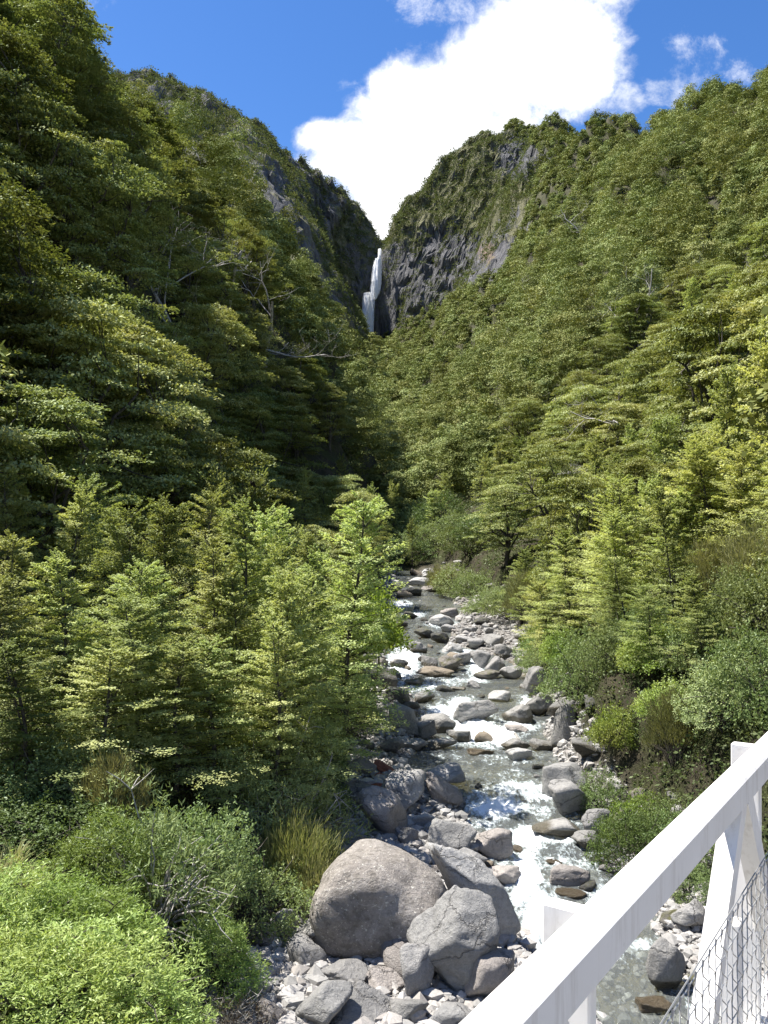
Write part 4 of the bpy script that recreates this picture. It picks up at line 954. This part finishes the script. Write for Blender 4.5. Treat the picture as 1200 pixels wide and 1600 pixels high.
nz = t_.noise(g.outputs['Position'], 30, 4, 0.6); col = t_.mix(t_.maprange(nz, .35, .65, .4, 0), col, (0.12,0.115,0.11))
out(t_, principled(t_, col, 0.8, 0.3, bump(t_, nz, 0.4, 0.01)))
tag(obj('gravel', gravel()), 'loose pale gravel and pebbles covering the stream banks', 'gravel', kind='stuff')

# a bleached log caught in the middle cascade
Yl = hit(812, 1160); mb = MB(); L0 = np.array([X(824, Yl), Yl, (HY-1172)/F*Yl]); L1 = np.array([X(803, Yl+0.5), Yl+0.5, (HY-1146)/F*(Yl+0.5)])
s = np.linspace(0, 1, 8)[:, None]; mb.tube(L0+(L1-L0)*s+0.02*np.sin(s*9), np.linspace(0.10, 0.05, 8), 7)
tag(obj('driftwood_log', mb.mesh('log', [M['dead']], True)), 'short brown driftwood log sticking up in the foam of the middle cascade', 'log')

# ------------------------------------------------------------------ shrubs and small plants
TPL = {
 'hebe': [bush(10+k, (1.15, 1.05, 1.9), 2000, 10, 0.078, 0.24, 'hebe', 0.55, 30, lump=0.22) for k in range(3)],
 'shrub': [bush(20+k, (1.2, 1.1, 1.3), 1500, 8, 0.062, 0.45, 'shrub', 0.3, 34) for k in range(2)],
 'open': [bush(30, (1.4, 1.2, 1.5), 750, 9, 0.105, 0.22, 'pale', 0.5, 50, 'dead', 0.3, 0.35)],
 'pale': [bush(40+k, (1.3, 1.2, 1.3), 1700, 8, 0.06, 0.5, 'pale', 0.3, 30) for k in range(2)],
 'limeb': [bush(50, (1.0, 1.0, 0.9), 900, 8, 0.085, 0.42, 'hebe', 0.4, 20)],
 'broom': [broom(60+k) for k in range(2)],
 'gold': [broom(65, 1.2, 0.9, 260, 'grass')],
 'brown': [bush(70, (1.0, 0.7, 0.7), 650, 6, 0.075, 0.14, 'brown', 0.3, 90, 'dead', 0.2, 0.3)],
}
CATN = {'hebe': 'willow_leaved_shrub', 'shrub': 'shrub', 'open': 'straggly_shrub', 'pale': 'small_leaved_shrub', 'limeb': 'shrub', 'broom': 'needle_leaved_shrub', 'gold': 'golden_shrub', 'brown': 'dead_brush'}
cnt = {}
def shrub(kind, px, Y, sc, label, group=None, dz=0.0, rz=None):
    k = cnt.get(kind, 0); cnt[kind] = k+1; tp = TPL[kind][k % len(TPL[kind])]
    x = X(px, Y); z = float(ground(x, Y)[0])+dz
    sc_ = sc if hasattr(sc, '__len__') else (sc,)*3
    return thing(CATN[kind], (x, Y, z-0.05), [('stems', tp[0]), ('foliage', tp[1])], label, 'dead brush' if kind == 'brown' else 'shrub', group, rz if rz is not None else k*1.9+px*0.01, sc_)
SH = [
 ('hebe',45,9.4,(1.1,1.1,.62),'bright green willow leaved shrub in the bottom left corner'),
 ('hebe',150,9.9,(1.1,1.1,.62),'bright green willow leaved shrub, second from the left in the bottom row'),
 ('hebe',245,10.3,(1.0,1.0,.52),'bright green willow leaved shrub below the grass tuft'),
 ('hebe',325,10.6,(.85,.85,.48),'bright green willow leaved shrub nearest the gravel, at the right end of the bottom row'),
 ('hebe',372,10.2,(.75,.75,.40),'small bright shrub leaning over the pale gravel'),
 ('hebe',60,8.2,(1.0,.9,.5),'low bright shrub at the bottom edge, far left'),
 ('hebe',200,8.6,(1.0,.9,.5),'low bright shrub at the bottom edge with bare stems showing'),
 ('hebe',300,9.0,(.8,.8,.45),'low bright shrub at the bottom edge beside the gravel'),
 ('hebe',100,11.0,(1.0,.9,.58),'bright green shrub behind the bottom row, left of the grass tuft'),
 ('hebe',-30,10.6,(1.1,1.0,.62),'bright green shrub cut by the left picture edge'),
 ('shrub',60,14.2,(1.2,1.2,.75),'dense mid green shrub on the left bank terrace by the picture edge'),
 ('shrub',20,16.5,(1.4,1.3,.95),'dark glossy shrub under the leftmost saplings'),
 ('open',235,13.4,(1.1,1.0,1.15),'straggly shrub with pale bare branches showing in the middle of the left bank'),
 ('hebe',160,13.2,(.9,.9,.6),'fresh green shrub left of the straggly branchy one'),
 ('hebe',330,13.3,(.75,.8,.6),'drooping willow leaved shrub over the brown bank'),
 ('shrub',300,14.8,(1.1,1.0,1.2),'shaded green shrub behind the straggly one'),
 ('shrub',370,15.6,(1.1,1.0,1.0),'dark shrub in shade above the mossy rocks'),
 ('broom',175,15.4,(.7,.7,.85),'brownish needle leaved bush standing above the straggly shrub'),
 ('pale',120,16.0,(1.2,1.1,1.1),'greyish small leaved shrub at the foot of the saplings'),
 ('open',450,19.5,(1.25,1.1,1.4),'rounded light green shrub in front of the sapling at the stream side'),
 ('open',400,18.8,(1.1,1.0,1.2),'light green shrub left of the rounded one at the stream side'),
 ('shrub',480,21.5,(1.0,1.0,1.1),'dark green shrub hanging towards the boulder bar'),
 ('shrub',500,25.0,(.8,.8,1.0),'dark leafy shrub above the red stones'),
 ('shrub',548,30.0,(1.1,1.0,1.2),'leafy shrub overhanging the pale smooth boulder'),
 ('gold',462,17.3,(1.0,1.0,1.2),'golden green feathery plant beside the rusty rock'),
 ('gold',492,16.6,(.6,.6,.8),'small golden feathery plant against the huge brown boulder'),
 ('pale',435,16.6,(.7,.7,.65),'small round leaved shrub below the golden plant'),
 ('brown',350,12.3,(.9,.8,.7),'dry brown twiggy brush at the edge of the bank'),
 ('brown',235,12.0,(.7,.7,.6),'dry brown twigs behind the bright shrubs'),
 ('pale',915,30.0,(1.3,1.2,1.5),'big pale small leaved shrub overhanging the right water edge'),
 ('pale',965,28.0,(1.0,1.0,1.2),'pale shrub right of the big one on the right bank'),
 ('limeb',1030,26.0,(1.5,1.3,1.1),'yellow green shrub near the end of the handrail'),
 ('limeb',965,25.0,(.8,.8,1.0),'small bright green shrub hanging in the shade of the right bank'),
 ('limeb',1045,23.5,(.9,.9,.9),'small lime shrub just above the handrail'),
 ('shrub',1010,27.5,(1.1,1.0,1.3),'dark shrub between the pale and the lime ones on the right bank'),
 ('shrub',1090,24.5,(1.1,1.0,1.2),'mid green shrub above the handrail at the right'),
 ('pale',1150,25.5,(1.0,1.0,1.2),'pale shrub behind the second bridge post'),
 ('broom',1115,29.0,(1.1,1.1,1.2),'olive needle leaved bush above the second bridge post'),
 ('broom',1180,27.0,(1.1,1.1,1.3),'brownish needle leaved bush at the right picture edge'),
 ('broom',1085,38.0,(1.5,1.5,1.7),'tall olive needle leaved bush on the right slope'),
 ('broom',1005,38.5,(1.2,1.2,1.6),'upright brownish bush left of the tall olive one'),
 ('broom',830,52.0,(1.8,1.8,1.5),'tan feathery bush on the right bank of the upper stream'),
 ('pale',800,58.0,(1.8,1.7,1.5),'wide pale olive shrub at the bend of the upper stream'),
 ('pale',770,66.0,(1.8,1.7,1.4),'pale shrub beyond the wide one at the upper stream'),
 ('pale',715,80.0,(2.6,2.2,1.9),'rounded pale shrub beside the far pile of rocks'),
 ('pale',735,92.0,(3.0,2.6,2.4),'pale shrub on the bank above the far pile of rocks'),
 ('shrub',770,90.0,(3.0,2.8,2.6),'green shrub higher on the far right bank'),
 ('shrub',715,104.0,(3.2,2.8,2.6),'green shrub behind the far pile of rocks'),
 ('shrub',640,108.0,(3.0,2.6,2.6),'dark shrub closing the far end of the stream on the left'),
 ('shrub',668,110.0,(3.2,2.6,2.8),'dark shrub in the middle of the far stream end'),
 ('shrub',694,113.0,(3.0,2.6,3.0),'dark shrub behind the far pile, right of the middle one'),
 ('pale',655,120.0,(3.4,3.0,3.4),'tall pale shrub behind the far stream end'),
 ('broom',690,84.0,(1.7,1.7,1.5),'brownish bush at the edge of the far stream'),
 ('shrub',745,76.0,(2.2,2.0,1.8),'mid green shrub on the far right bank'),
 ('limeb',850,44.0,(1.3,1.2,1.4),'yellow green shrub over the stony right shore'),
 ('shrub',866,38.5,(1.1,1.0,1.1),'green shrub hanging over the right cut bank'),
 ('limeb',885,36.5,(1.2,1.2,1.3),'small yellow green shrub above the cut bank'),
 ('pale',890,41.0,(1.2,1.1,1.3),'pale shrub higher on the right cut bank'),
 ('shrub',985,19.8,(.9,.8,1.0),'dark shrub low on the right bank beside the shaded rock'),
 ('pale',1035,20.3,(.8,.8,.8),'pale shrub low on the right bank just over the handrail'),
 ('shrub',1090,19.0,(.9,.8,.8),'green shrub directly behind the handrail on the right bank'),
 ('limeb',1000,21.5,(.9,.9,1.1),'light green shrub halfway up the right cut bank'),
 ('broom',1060,22.0,(.9,.9,1.0),'small olive bush between the green shrubs on the right bank'),
 ('pale',1140,20.5,(1.0,1.0,1.1),'leafy pale shrub left of the second bridge post'),
 ('shrub',1195,20.0,(1.4,1.3,1.6),'dark green shrub at the right edge behind the bridge post'),
 ('pale',1230,23.0,(1.5,1.3,1.8),'pale shrub cut by the right picture edge'),
 ('shrub',940,23.6,(.7,.7,.8),'small shrub drooping over the grey boulders'),
 ('shrub',1075,17.9,(.6,.6,.6),'shrub over the waterline seen below the handrail'),
 ('shrub',848,41.5,(1.2,1.2,1.2),'small dark shrub on the lip of the right cut bank'),
]
for a in SH: shrub(*a)
# grasses
gt = [grass_tuft(80+k, 150, 0.85) for k in range(3)]
gl = [('arching pale green grass tuft on the brown bank below the straggly shrub', 240, 11.7, 1.15), ('smaller grass tuft right of the arching one', 285, 12.2, .8), ('short grass tuft left of the arching one', 200, 12.3, .7),
      ('grass tuft at the foot of the golden plant', 470, 16.3, .8), ('grass tuft on the left terrace at the picture edge', 20, 13.0, 1.0), ('yellowish grass tuft on the left terrace', 55, 12.5, .9),
      ('long grass tuft above the bright shrubs at the far left', -5, 12.2, 1.1), ('grass tuft beside the rough mossy rock', 518, 17.6, .6)]
for k, (lab, px, Y, sc_) in enumerate(gl):
    x = X(px, Y); o = obj('grass_tuft', gt[k % 3], loc=(x, Y, float(ground(x, Y)[0])), rot=(0, 0, k*1.7), scale=sc_); tag(o, lab, 'grass tuft')
# lime green broadleaf tree leaning over the upper stream
def lime_tree():
    st, cr = bush(91, (1.35, 1.2, 1.7), 620, 8, 0.16, 0.6, 'lime', 0.3, 26, hollow=0.25, lump=0.5)
    for me in (st, cr):
        n = len(me.vertices); a = np.empty(n*3, np.float32); me.vertices.foreach_get('co', a); a = a.reshape(-1, 3); a[:, 2] += 2.9
        me.vertices.foreach_set('co', a.ravel())
    mb = MB(); mb.tube(np.array([[-.4, 0, -.4], [-.2, 0, 1], [0, 0, 2], [0, 0, 3.4]]), [.09, .08, .06, .03], 6)
    return mb.mesh('trunk', [M['bark']], True), st, cr
lt = lime_tree()
for px, Y, sc_, lab in ((578, 31, 1.0, 'lime green broadleaf tree glowing beside the upper stream'), (603, 35, .8, 'smaller lime green tree leaning over the water')):
    x = X(px, Y); thing('broadleaf_tree', (x-0.3, Y, float(ground(x-0.3, Y)[0])), [('trunk', lt[0]), ('twigs', lt[1]), ('crown', lt[2])], lab, 'tree', None, px, sc_)

# ------------------------------------------------------------------ sapling stand on the left bank
YB = [young_beech(200+k, 8.0, 1.65, 130, 0.076, 28, 10, narrow=1.0+0.10*(k % 3), full=[.8, .5, .65, .45, .9, .55][k]) for k in range(6)]
SP = [(15,738,24,'pale topped beech sapling at the left picture edge'),(62,700,31,'tall beech sapling rising behind the stand near the left edge'),(120,668,33,'tallest beech sapling at the back left of the stand'),
 (92,765,23,'feathery beech sapling in the left part of the stand'),(165,748,26,'yellow green sapling left of the middle of the stand'),(215,790,22.5,'bushy sapling in the middle of the stand'),
 (258,782,24,'sapling with a ragged split top in the middle of the stand'),(300,768,27,'sapling with a thin curved leader against the dark hillside'),(338,852,21,'low front sapling in the middle of the stand'),
 (385,784,25,'pyramid shaped sapling right of the middle of the stand'),(428,802,27,'sapling behind the pyramid shaped one'),(452,862,22,'front sapling near the right end of the stand'),
 (487,850,24,'slender sapling second from the right end'),(530,780,25.5,'slim spire like sapling at the right end of the stand'),(455,890,20.8,'short full sapling at the stream end of the stand'),
 (528,885,28.5,'dark sapling just left of the lime green tree'),(28,900,17.5,'low layered sapling in front at the left edge'),(105,868,19,'broad sapling with a forked grey trunk in the left front'),
 (270,1000,17.6,'thin young sapling with a bare grey trunk in the front centre'),(182,885,19.5,'front sapling with layered shelves of leaves'),(392,900,20.5,'dense front sapling right of centre'),
 (435,965,19.4,'small sapling behind the rounded light shrub'),(-5,835,20,'layered sapling cut by the left picture edge'),(150,1010,16.6,'small dark sapling above the small leaved shrub'),
 (335,1000,18.4,'small sapling behind the dark shrub'),(225,930,18.6,'narrow sapling between the front shelves'),(-40,700,30,'sapling at the outer left back'),(548,920,33,'sapling behind the lime green tree'),
 (470,960,21.5,'drooping sapling over the boulder bar'),(60,1000,16.2,'low sapling in shade at the front left')]
for k, (px, pt, Y, lab) in enumerate(SP):
    x = X(px, Y); z = float(ground(x, Y)[0]); Ht = (HY-pt)/F*Y-z; s_ = Ht/7.75
    tp = YB[(k*5+k//3) % 6]; thing('beech_sapling', (x, Y, z), [('trunk', tp[0]), ('crown', tp[1])], lab, 'tree', 'young beeches on the left bank', k*2.3, (max(s_, .72)*1.05, max(s_, .72)*1.05, s_))

for k, (px, Y, Ht, lab) in enumerate([(862,40,4.2,'young beech on the lip of the right cut bank'),(893,37,5.0,'young beech above the small yellow green shrub on the right bank'),(925,35,5.5,'layered young beech behind the big pale shrub'),
 (962,32,5.0,'young beech between the pale shrubs on the right bank'),(1000,33,6.0,'tall young beech behind the dark shrub on the right bank'),(1045,30,5.0,'young beech above the yellow green shrub near the handrail'),(1078,33,6.2,'taller young beech left of the olive bush on the right bank'),
 (1125,31,5.5,'young beech behind the second bridge post'),(1165,29,5.0,'young beech right of the second bridge post'),(1205,28,5.5,'young beech cut by the right picture edge'),(1020,25.5,2.8,'low young beech over the shaded right bank rocks'),
 (1105,23.5,3.0,'low young beech just above the handrail'),(840,47,4.5,'young beech at the bend of the stony right shore'),(815,55,5.0,'young beech above the tan feathery bush'),(985,28.5,3.4,'small bright beech left of the yellow green shrub')]):
    x = X(px, Y); z = float(ground(x, Y)[0]); s_ = Ht/7.75; tp = YB[(k*3+1) % 6]
    thing('beech_sapling', (x, Y, z), [('trunk', tp[0]), ('crown', tp[1])], lab, 'tree', 'young beeches on the right bank', k*1.3, (s_*1.35, s_*1.35, s_))

# ------------------------------------------------------------------ forest on the slopes
OB = [old_beech(300+k, 12.0, 3.9+0.4*(k % 3), 62, 0.165) for k in range(5)]
YB2 = [young_beech(260+k, 8.0, 2.1, 90, 0.13, 16, 8, full=[.6, .42, .8][k]) for k in range(3)]
R = np.random.default_rng(99)
horizon = {}
ang = GZ/GY; run = np.maximum.accumulate(ang, 0)
def visible(x, Y, top=9):
    px = x/Y*F+HX; j = int(np.clip(np.searchsorted(gpx, px), 0, len(gpx)-1)); i = int(np.clip(np.searchsorted(gY, Y*0.93)-1, 0, len(gY)-1))
    return (float(ground(x, Y)[0])+top)/Y > run[i, j]-0.004
cand = []
Yv = 13.0
while Yv < 985:
    sp = (3.6 if Yv < 45 else 5.0 if Yv < 95 else 6.8 if Yv < 240 else 7.2 if Yv < 420 else 6.4); Yv += sp
    x0, x1 = X(-450 if Yv < 200 else -200, Yv), X(1700 if Yv < 480 else 1260, Yv)
    for x in np.arange(x0, x1, sp):
        xx = x+R.uniform(-.42, .42)*sp; yy = Yv+R.uniform(-.42, .42)*sp
        px = xx/yy*F+HX; xl, xr = np.interp(yy, KY, KXL), np.interp(yy, KY, KXR)
        if yy < 104:
            if xl-1.2 < xx < xr+(1.6 if yy < 80 else 0.8): continue
            if yy < 36 and xx < 0 and xl-xx < 11.5: continue       # the sapling stand has this ground
            if yy < 25 and xx > 0 and xx-xr < 4: continue
        z = float(ground(xx, yy)[0]); py = HY-z/yy*F
        if yy > 560:
            cr_ = np.interp(py, [150, 190, 240, 330, 420, 450, 485, 530], [700, 790, 868, 850, 815, 770, 690, 600])
            if px < cr_-22: continue
        elif yy > 230 and px < 560: 
            if R.random() < .5: continue
        if not visible(xx, yy): continue
        cand.append((yy, xx, z, px, py))
cand.sort()
near = [c for c in cand if -190 < c[3] < 1290][:262]
ns = set(near); far = [c+((c[0] if -60 < c[3] < 1260 else c[0]+130),) for c in cand if c not in ns]
print('trees near', len(near), 'far', len(far), 'near reach', near[-1][0])
def zone(px, py, yy, xx, yng, big):
    """where a tree stands, told by things one can find in the picture"""
    form = ('young beech' if yng else 'tiered old beech' if big else 'small beech')
    if xx < 2.5:
        row = 'in shade behind the saplings' if py > 700 else 'on the dark left slope' if py > 470 else 'high on the left slope' if py > 330 else 'on the upper left hillside' if py > 170 else 'near the left crest'
        col = 'by the left picture edge' if px < 110 else 'left of the dead trees' if px < 250 else 'right of the dead trees' if px < 420 else 'near the waterfall'
    else:
        row = 'on the steep right bank' if yy < 45 else 'on the lower right slope' if yy < 80 else 'halfway up the right slope'
        col = 'near the far stream end' if px < 760 else 'above the stony shore' if px < 900 else 'above the pale shrubs' if px < 1060 else 'by the right picture edge'
    return form+' '+row+', '+col, 'beeches '+row+', '+col
for k, (yy, xx, z, px, py) in enumerate(near):
    d = xx-np.interp(yy, KY, KXR) if xx > 2.5 else np.interp(yy, KY, KXL)-xx
    s_ = R.uniform(0.8, 1.15)*(0.50 if (d < 6 and yy < 60) else 0.72 if d < 12 else 0.95)
    yng = (R.random() < (0.75 if (d < 12 and xx > 0) else 0.5 if d < 9 else 0.10)) or (yy > 92 and abs(px-640) < 70)
    tp = YB2[k % 3] if yng else OB[int(R.integers(0, 5))]
    lab, grp = zone(px, py, yy, xx, yng, s_ > 0.9)
    thing('beech_tree', (xx, yy, z), [('trunk', tp[0]), ('crown', tp[1])], lab, 'tree', grp, R.uniform(0, 6.28), (s_, s_, s_*R.uniform(.9, 1.15)*(1.25 if yng else 1)), (R.normal(0, .05), R.normal(0, .05)))

def far_forest(c):
    R = np.random.default_rng(5); c = np.array(c); Vs = []; Ts = []
    for lo, hi, npad, nleaf, L in ((0, 150, 24, 330, 0.21), (150, 240, 18, 220, 0.29), (240, 400, 13, 130, 0.43), (400, 620, 10, 76, 0.62), (620, 2000, 8, 44, 0.85)):
        q = c[(c[:, 5] >= lo) & (c[:, 5] < hi)]; n = len(q)
        if not n: continue
        print('lod', lo, n)
        S = np.clip(R.lognormal(0.12, 0.30, n), 0.6, 1.9)*(1+0.15*(q[:, 0] > 240)); S = S*np.interp(q[:, 0], [200, 400, 600], [1.0, .88, .72]); Rc = 3.15*S; H = 10.5*S**0.8*R.uniform(.7, 1.3, n)*np.interp(q[:, 0], [250, 450], [1.0, .72])
        # each crown is a handful of billows at different heights
        k_ = np.arange(npad)[None]; rho = np.sqrt((k_+0.4)/npad)*R.uniform(.75, 1.05, (n, npad)); a = k_*2.4+R.uniform(0, 6.28, (n, 1))+R.normal(0, .3, (n, npad))
        el = R.uniform(.75, 1.25, (n, 1))
        cz = H[:, None]*(1-0.64*rho**1.5)+R.normal(0, 0.07, (n, npad))*H[:, None]-1.2
        C = np.stack([rho*Rc[:, None]*0.82*el*np.cos(a)+q[:, 1:2], rho*Rc[:, None]*0.82/el*np.sin(a)+q[:, 0:1], cz+q[:, 2:3]], -1).reshape(-1, 3)
        rad = (Rc[:, None]*R.uniform(.34, .62, (n, npad))*(8/npad)**0.35).ravel()
        P, T, N, LL = dome_leaves(C, rad, nleaf, L, R, hf=0.66, jit=0.15, upb=0.02, low=0.16)
        N = N+0.55*np.repeat(np.stack([rho*np.cos(a), rho*np.sin(a), 0*a], -1).reshape(-1, 3), nleaf, 0)
        T = unit(T); Sd = unit(np.cross(N, T))
        l = LL[:, None]; wv = l*0.92
        Vs.append(np.stack([P, P+T*l*.5+Sd*wv*.5, P+T*l, P+T*l*.5-Sd*wv*.5], 1).reshape(-1, 3))
        Ts.append(np.repeat(R.random(n), npad*nleaf*4))
    V = np.concatenate(Vs); print('far quads', len(V)//4)
    return new_mesh('forest', V, np.arange(len(V)).reshape(-1, 4), [M['forest']], attrs=dict(tint=np.concatenate(Ts)))
tag(obj('forest', far_forest(far)), 'dense beech forest covering the far valley sides', 'forest', kind='stuff')

# low scrub clinging to the far rock faces, and undergrowth below the near trees
def clumps(P, S, nleaf, Lf, seed, m_, name, flat=0.6):
    R = np.random.default_rng(seed); n = len(P)
    D = unit(R.standard_normal((n, nleaf, 3))); D[..., 2] = np.abs(D[..., 2])
    Q = P[:, None]+D*S[:, None, None]*np.array([1, 1, flat])*R.uniform(.5, 1.05, (n, nleaf, 1))
    T = D+0.8*R.standard_normal(D.shape); N = D+0.5*R.standard_normal(D.shape)+np.array([0, 0, .4])
    Q = Q.reshape(-1, 3); T = unit(T.reshape(-1, 3)); N = N.reshape(-1, 3); Sd = unit(np.cross(N, T))
    l = np.repeat(S*Lf, nleaf)[:, None]*R.uniform(.7, 1.3, (len(Q), 1)); wv = l*0.6
    V = np.stack([Q, Q+T*l*.5+Sd*wv*.5, Q+T*l, Q+T*l*.5-Sd*wv*.5], 1).reshape(-1, 3)
    return new_mesh(name, V, np.arange(len(V)).reshape(-1, 4), [M[m_]], attrs=dict(tint=np.repeat(R.random(n), nleaf*4)))
# scrub: sample terrain vertices inside the cliff mask
G3 = np.stack([gx, gy, GZ], -1)
sl = np.zeros_like(GZ); d1 = G3[1:, :-1]-G3[:-1, :-1]; d2 = G3[:-1, 1:]-G3[:-1, :-1]; nn = np.cross(d2, d1); area = np.linalg.norm(nn, axis=-1); nz_ = np.abs(nn[..., 2])/(area+1e-9)
inv = (cliffmask[:-1, :-1] > .08) & (PX[:-1, :-1] > -20) & (PX[:-1, :-1] < 1000) & (GY[:-1, :-1] > 700) & (GZ[:-1, :-1]/GY[:-1, :-1] > run[:-1, :-1]-0.006)
patch = fbm(G3[:-1, :-1, 0]/26, G3[:-1, :-1, 1]/26, G3[:-1, :-1, 2]/40, octv=4, seed=61)
prob = area*inv*np.clip(0.15+veg[:-1, :-1]*0.9+patch*0.75+nz_*0.2, 0.0, 1.4)
pr_ = prob.ravel()/prob.sum(); R = np.random.default_rng(62)
idx = R.choice(len(pr_), 26000, p=pr_); a, b = np.unravel_index(idx, prob.shape)
u1, u2 = R.random((2, len(a), 1)); Pc = G3[a, b]+(G3[a+1, b]-G3[a, b])*u1+(G3[a, b+1]-G3[a, b])*u2
tag(obj('scrub', clumps(Pc, np.clip(R.lognormal(0.85, 0.45, len(a)), 1, 6.5), 20, 0.36, 63, 'scrub', 'scrub', .7)), 'low dark scrub clinging to the far rocky mountainsides', 'scrub', kind='stuff')
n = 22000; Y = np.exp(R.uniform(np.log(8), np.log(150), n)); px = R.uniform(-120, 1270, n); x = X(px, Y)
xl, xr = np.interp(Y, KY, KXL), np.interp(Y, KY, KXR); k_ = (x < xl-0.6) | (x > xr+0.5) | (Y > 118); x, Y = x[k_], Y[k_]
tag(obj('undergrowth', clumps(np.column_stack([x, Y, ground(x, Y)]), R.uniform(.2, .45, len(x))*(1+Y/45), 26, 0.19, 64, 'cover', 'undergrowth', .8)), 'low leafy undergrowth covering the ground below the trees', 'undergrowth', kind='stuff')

# ------------------------------------------------------------------ bare dead trees
DT = [dead_tree(400+k, 7.0, [0.25, -0.2, 0.5, 0.1][k], 0.85) for k in range(4)]
for k, (px, py, Y, sc_, lab) in enumerate([
 (347,535,74,1.15,'bleached dead tree with a curved white trunk on the dark left hillside'),
 (298,590,62,1.35,'bare forked dead tree left of the curved white one'),
 (245,520,66,1.0,'thin dead tree with a straight pale trunk on the left hillside'),
 (420,560,80,1.0,'dead tree with spreading silver branches right of the curved white one'),
 (455,640,64,.8,'dead branchy tree low on the left hillside'),
 (10,60,120,1.9,'dark twisted dead tree at the top left corner'),
 (975,520,96,1.35,'bleached dead tree on the sunny right hillside'),
 (1070,690,70,1.0,'fallen bare branches below the big dark limbed beech on the right'),
 (920,790,55,.7,'small pale dead branches on the lower right slope'),
 (1185,480,120,.6,'dead silver branches at the right picture edge'),
 (1000,430,170,1.5,'bare grey tree higher on the right hillside'),
 (915,360,300,2.4,'grey leafless tree in the middle of the far right hillside'),
 (830,450,300,2.0,'leafless tree near the foot of the far rock face'),
 (1100,760,60,.8,'dead forked branch right of the fallen ones'),
 (625,590,300,2.0,'leafless grey tree in the valley below the waterfall')]):
    Y = min(hit(px, py+25, 30, 600), Y*1.35) if 'corner' not in lab else Y
    sc_ = sc_*1.9*Y/80 if Y < 140 else sc_*1.35
    x = X(px, Y); z = float(ground(x, Y)[0])
    tp = DT[k % 4]; thing('dead_tree', (x, Y, z), [('trunk', tp[0]), ('branches', tp[1])], lab, 'dead tree', None, k*1.3, sc_, (0.0, 0.9 if 'fallen' in lab else 0.1))
print('objects', len(bpy.data.objects))
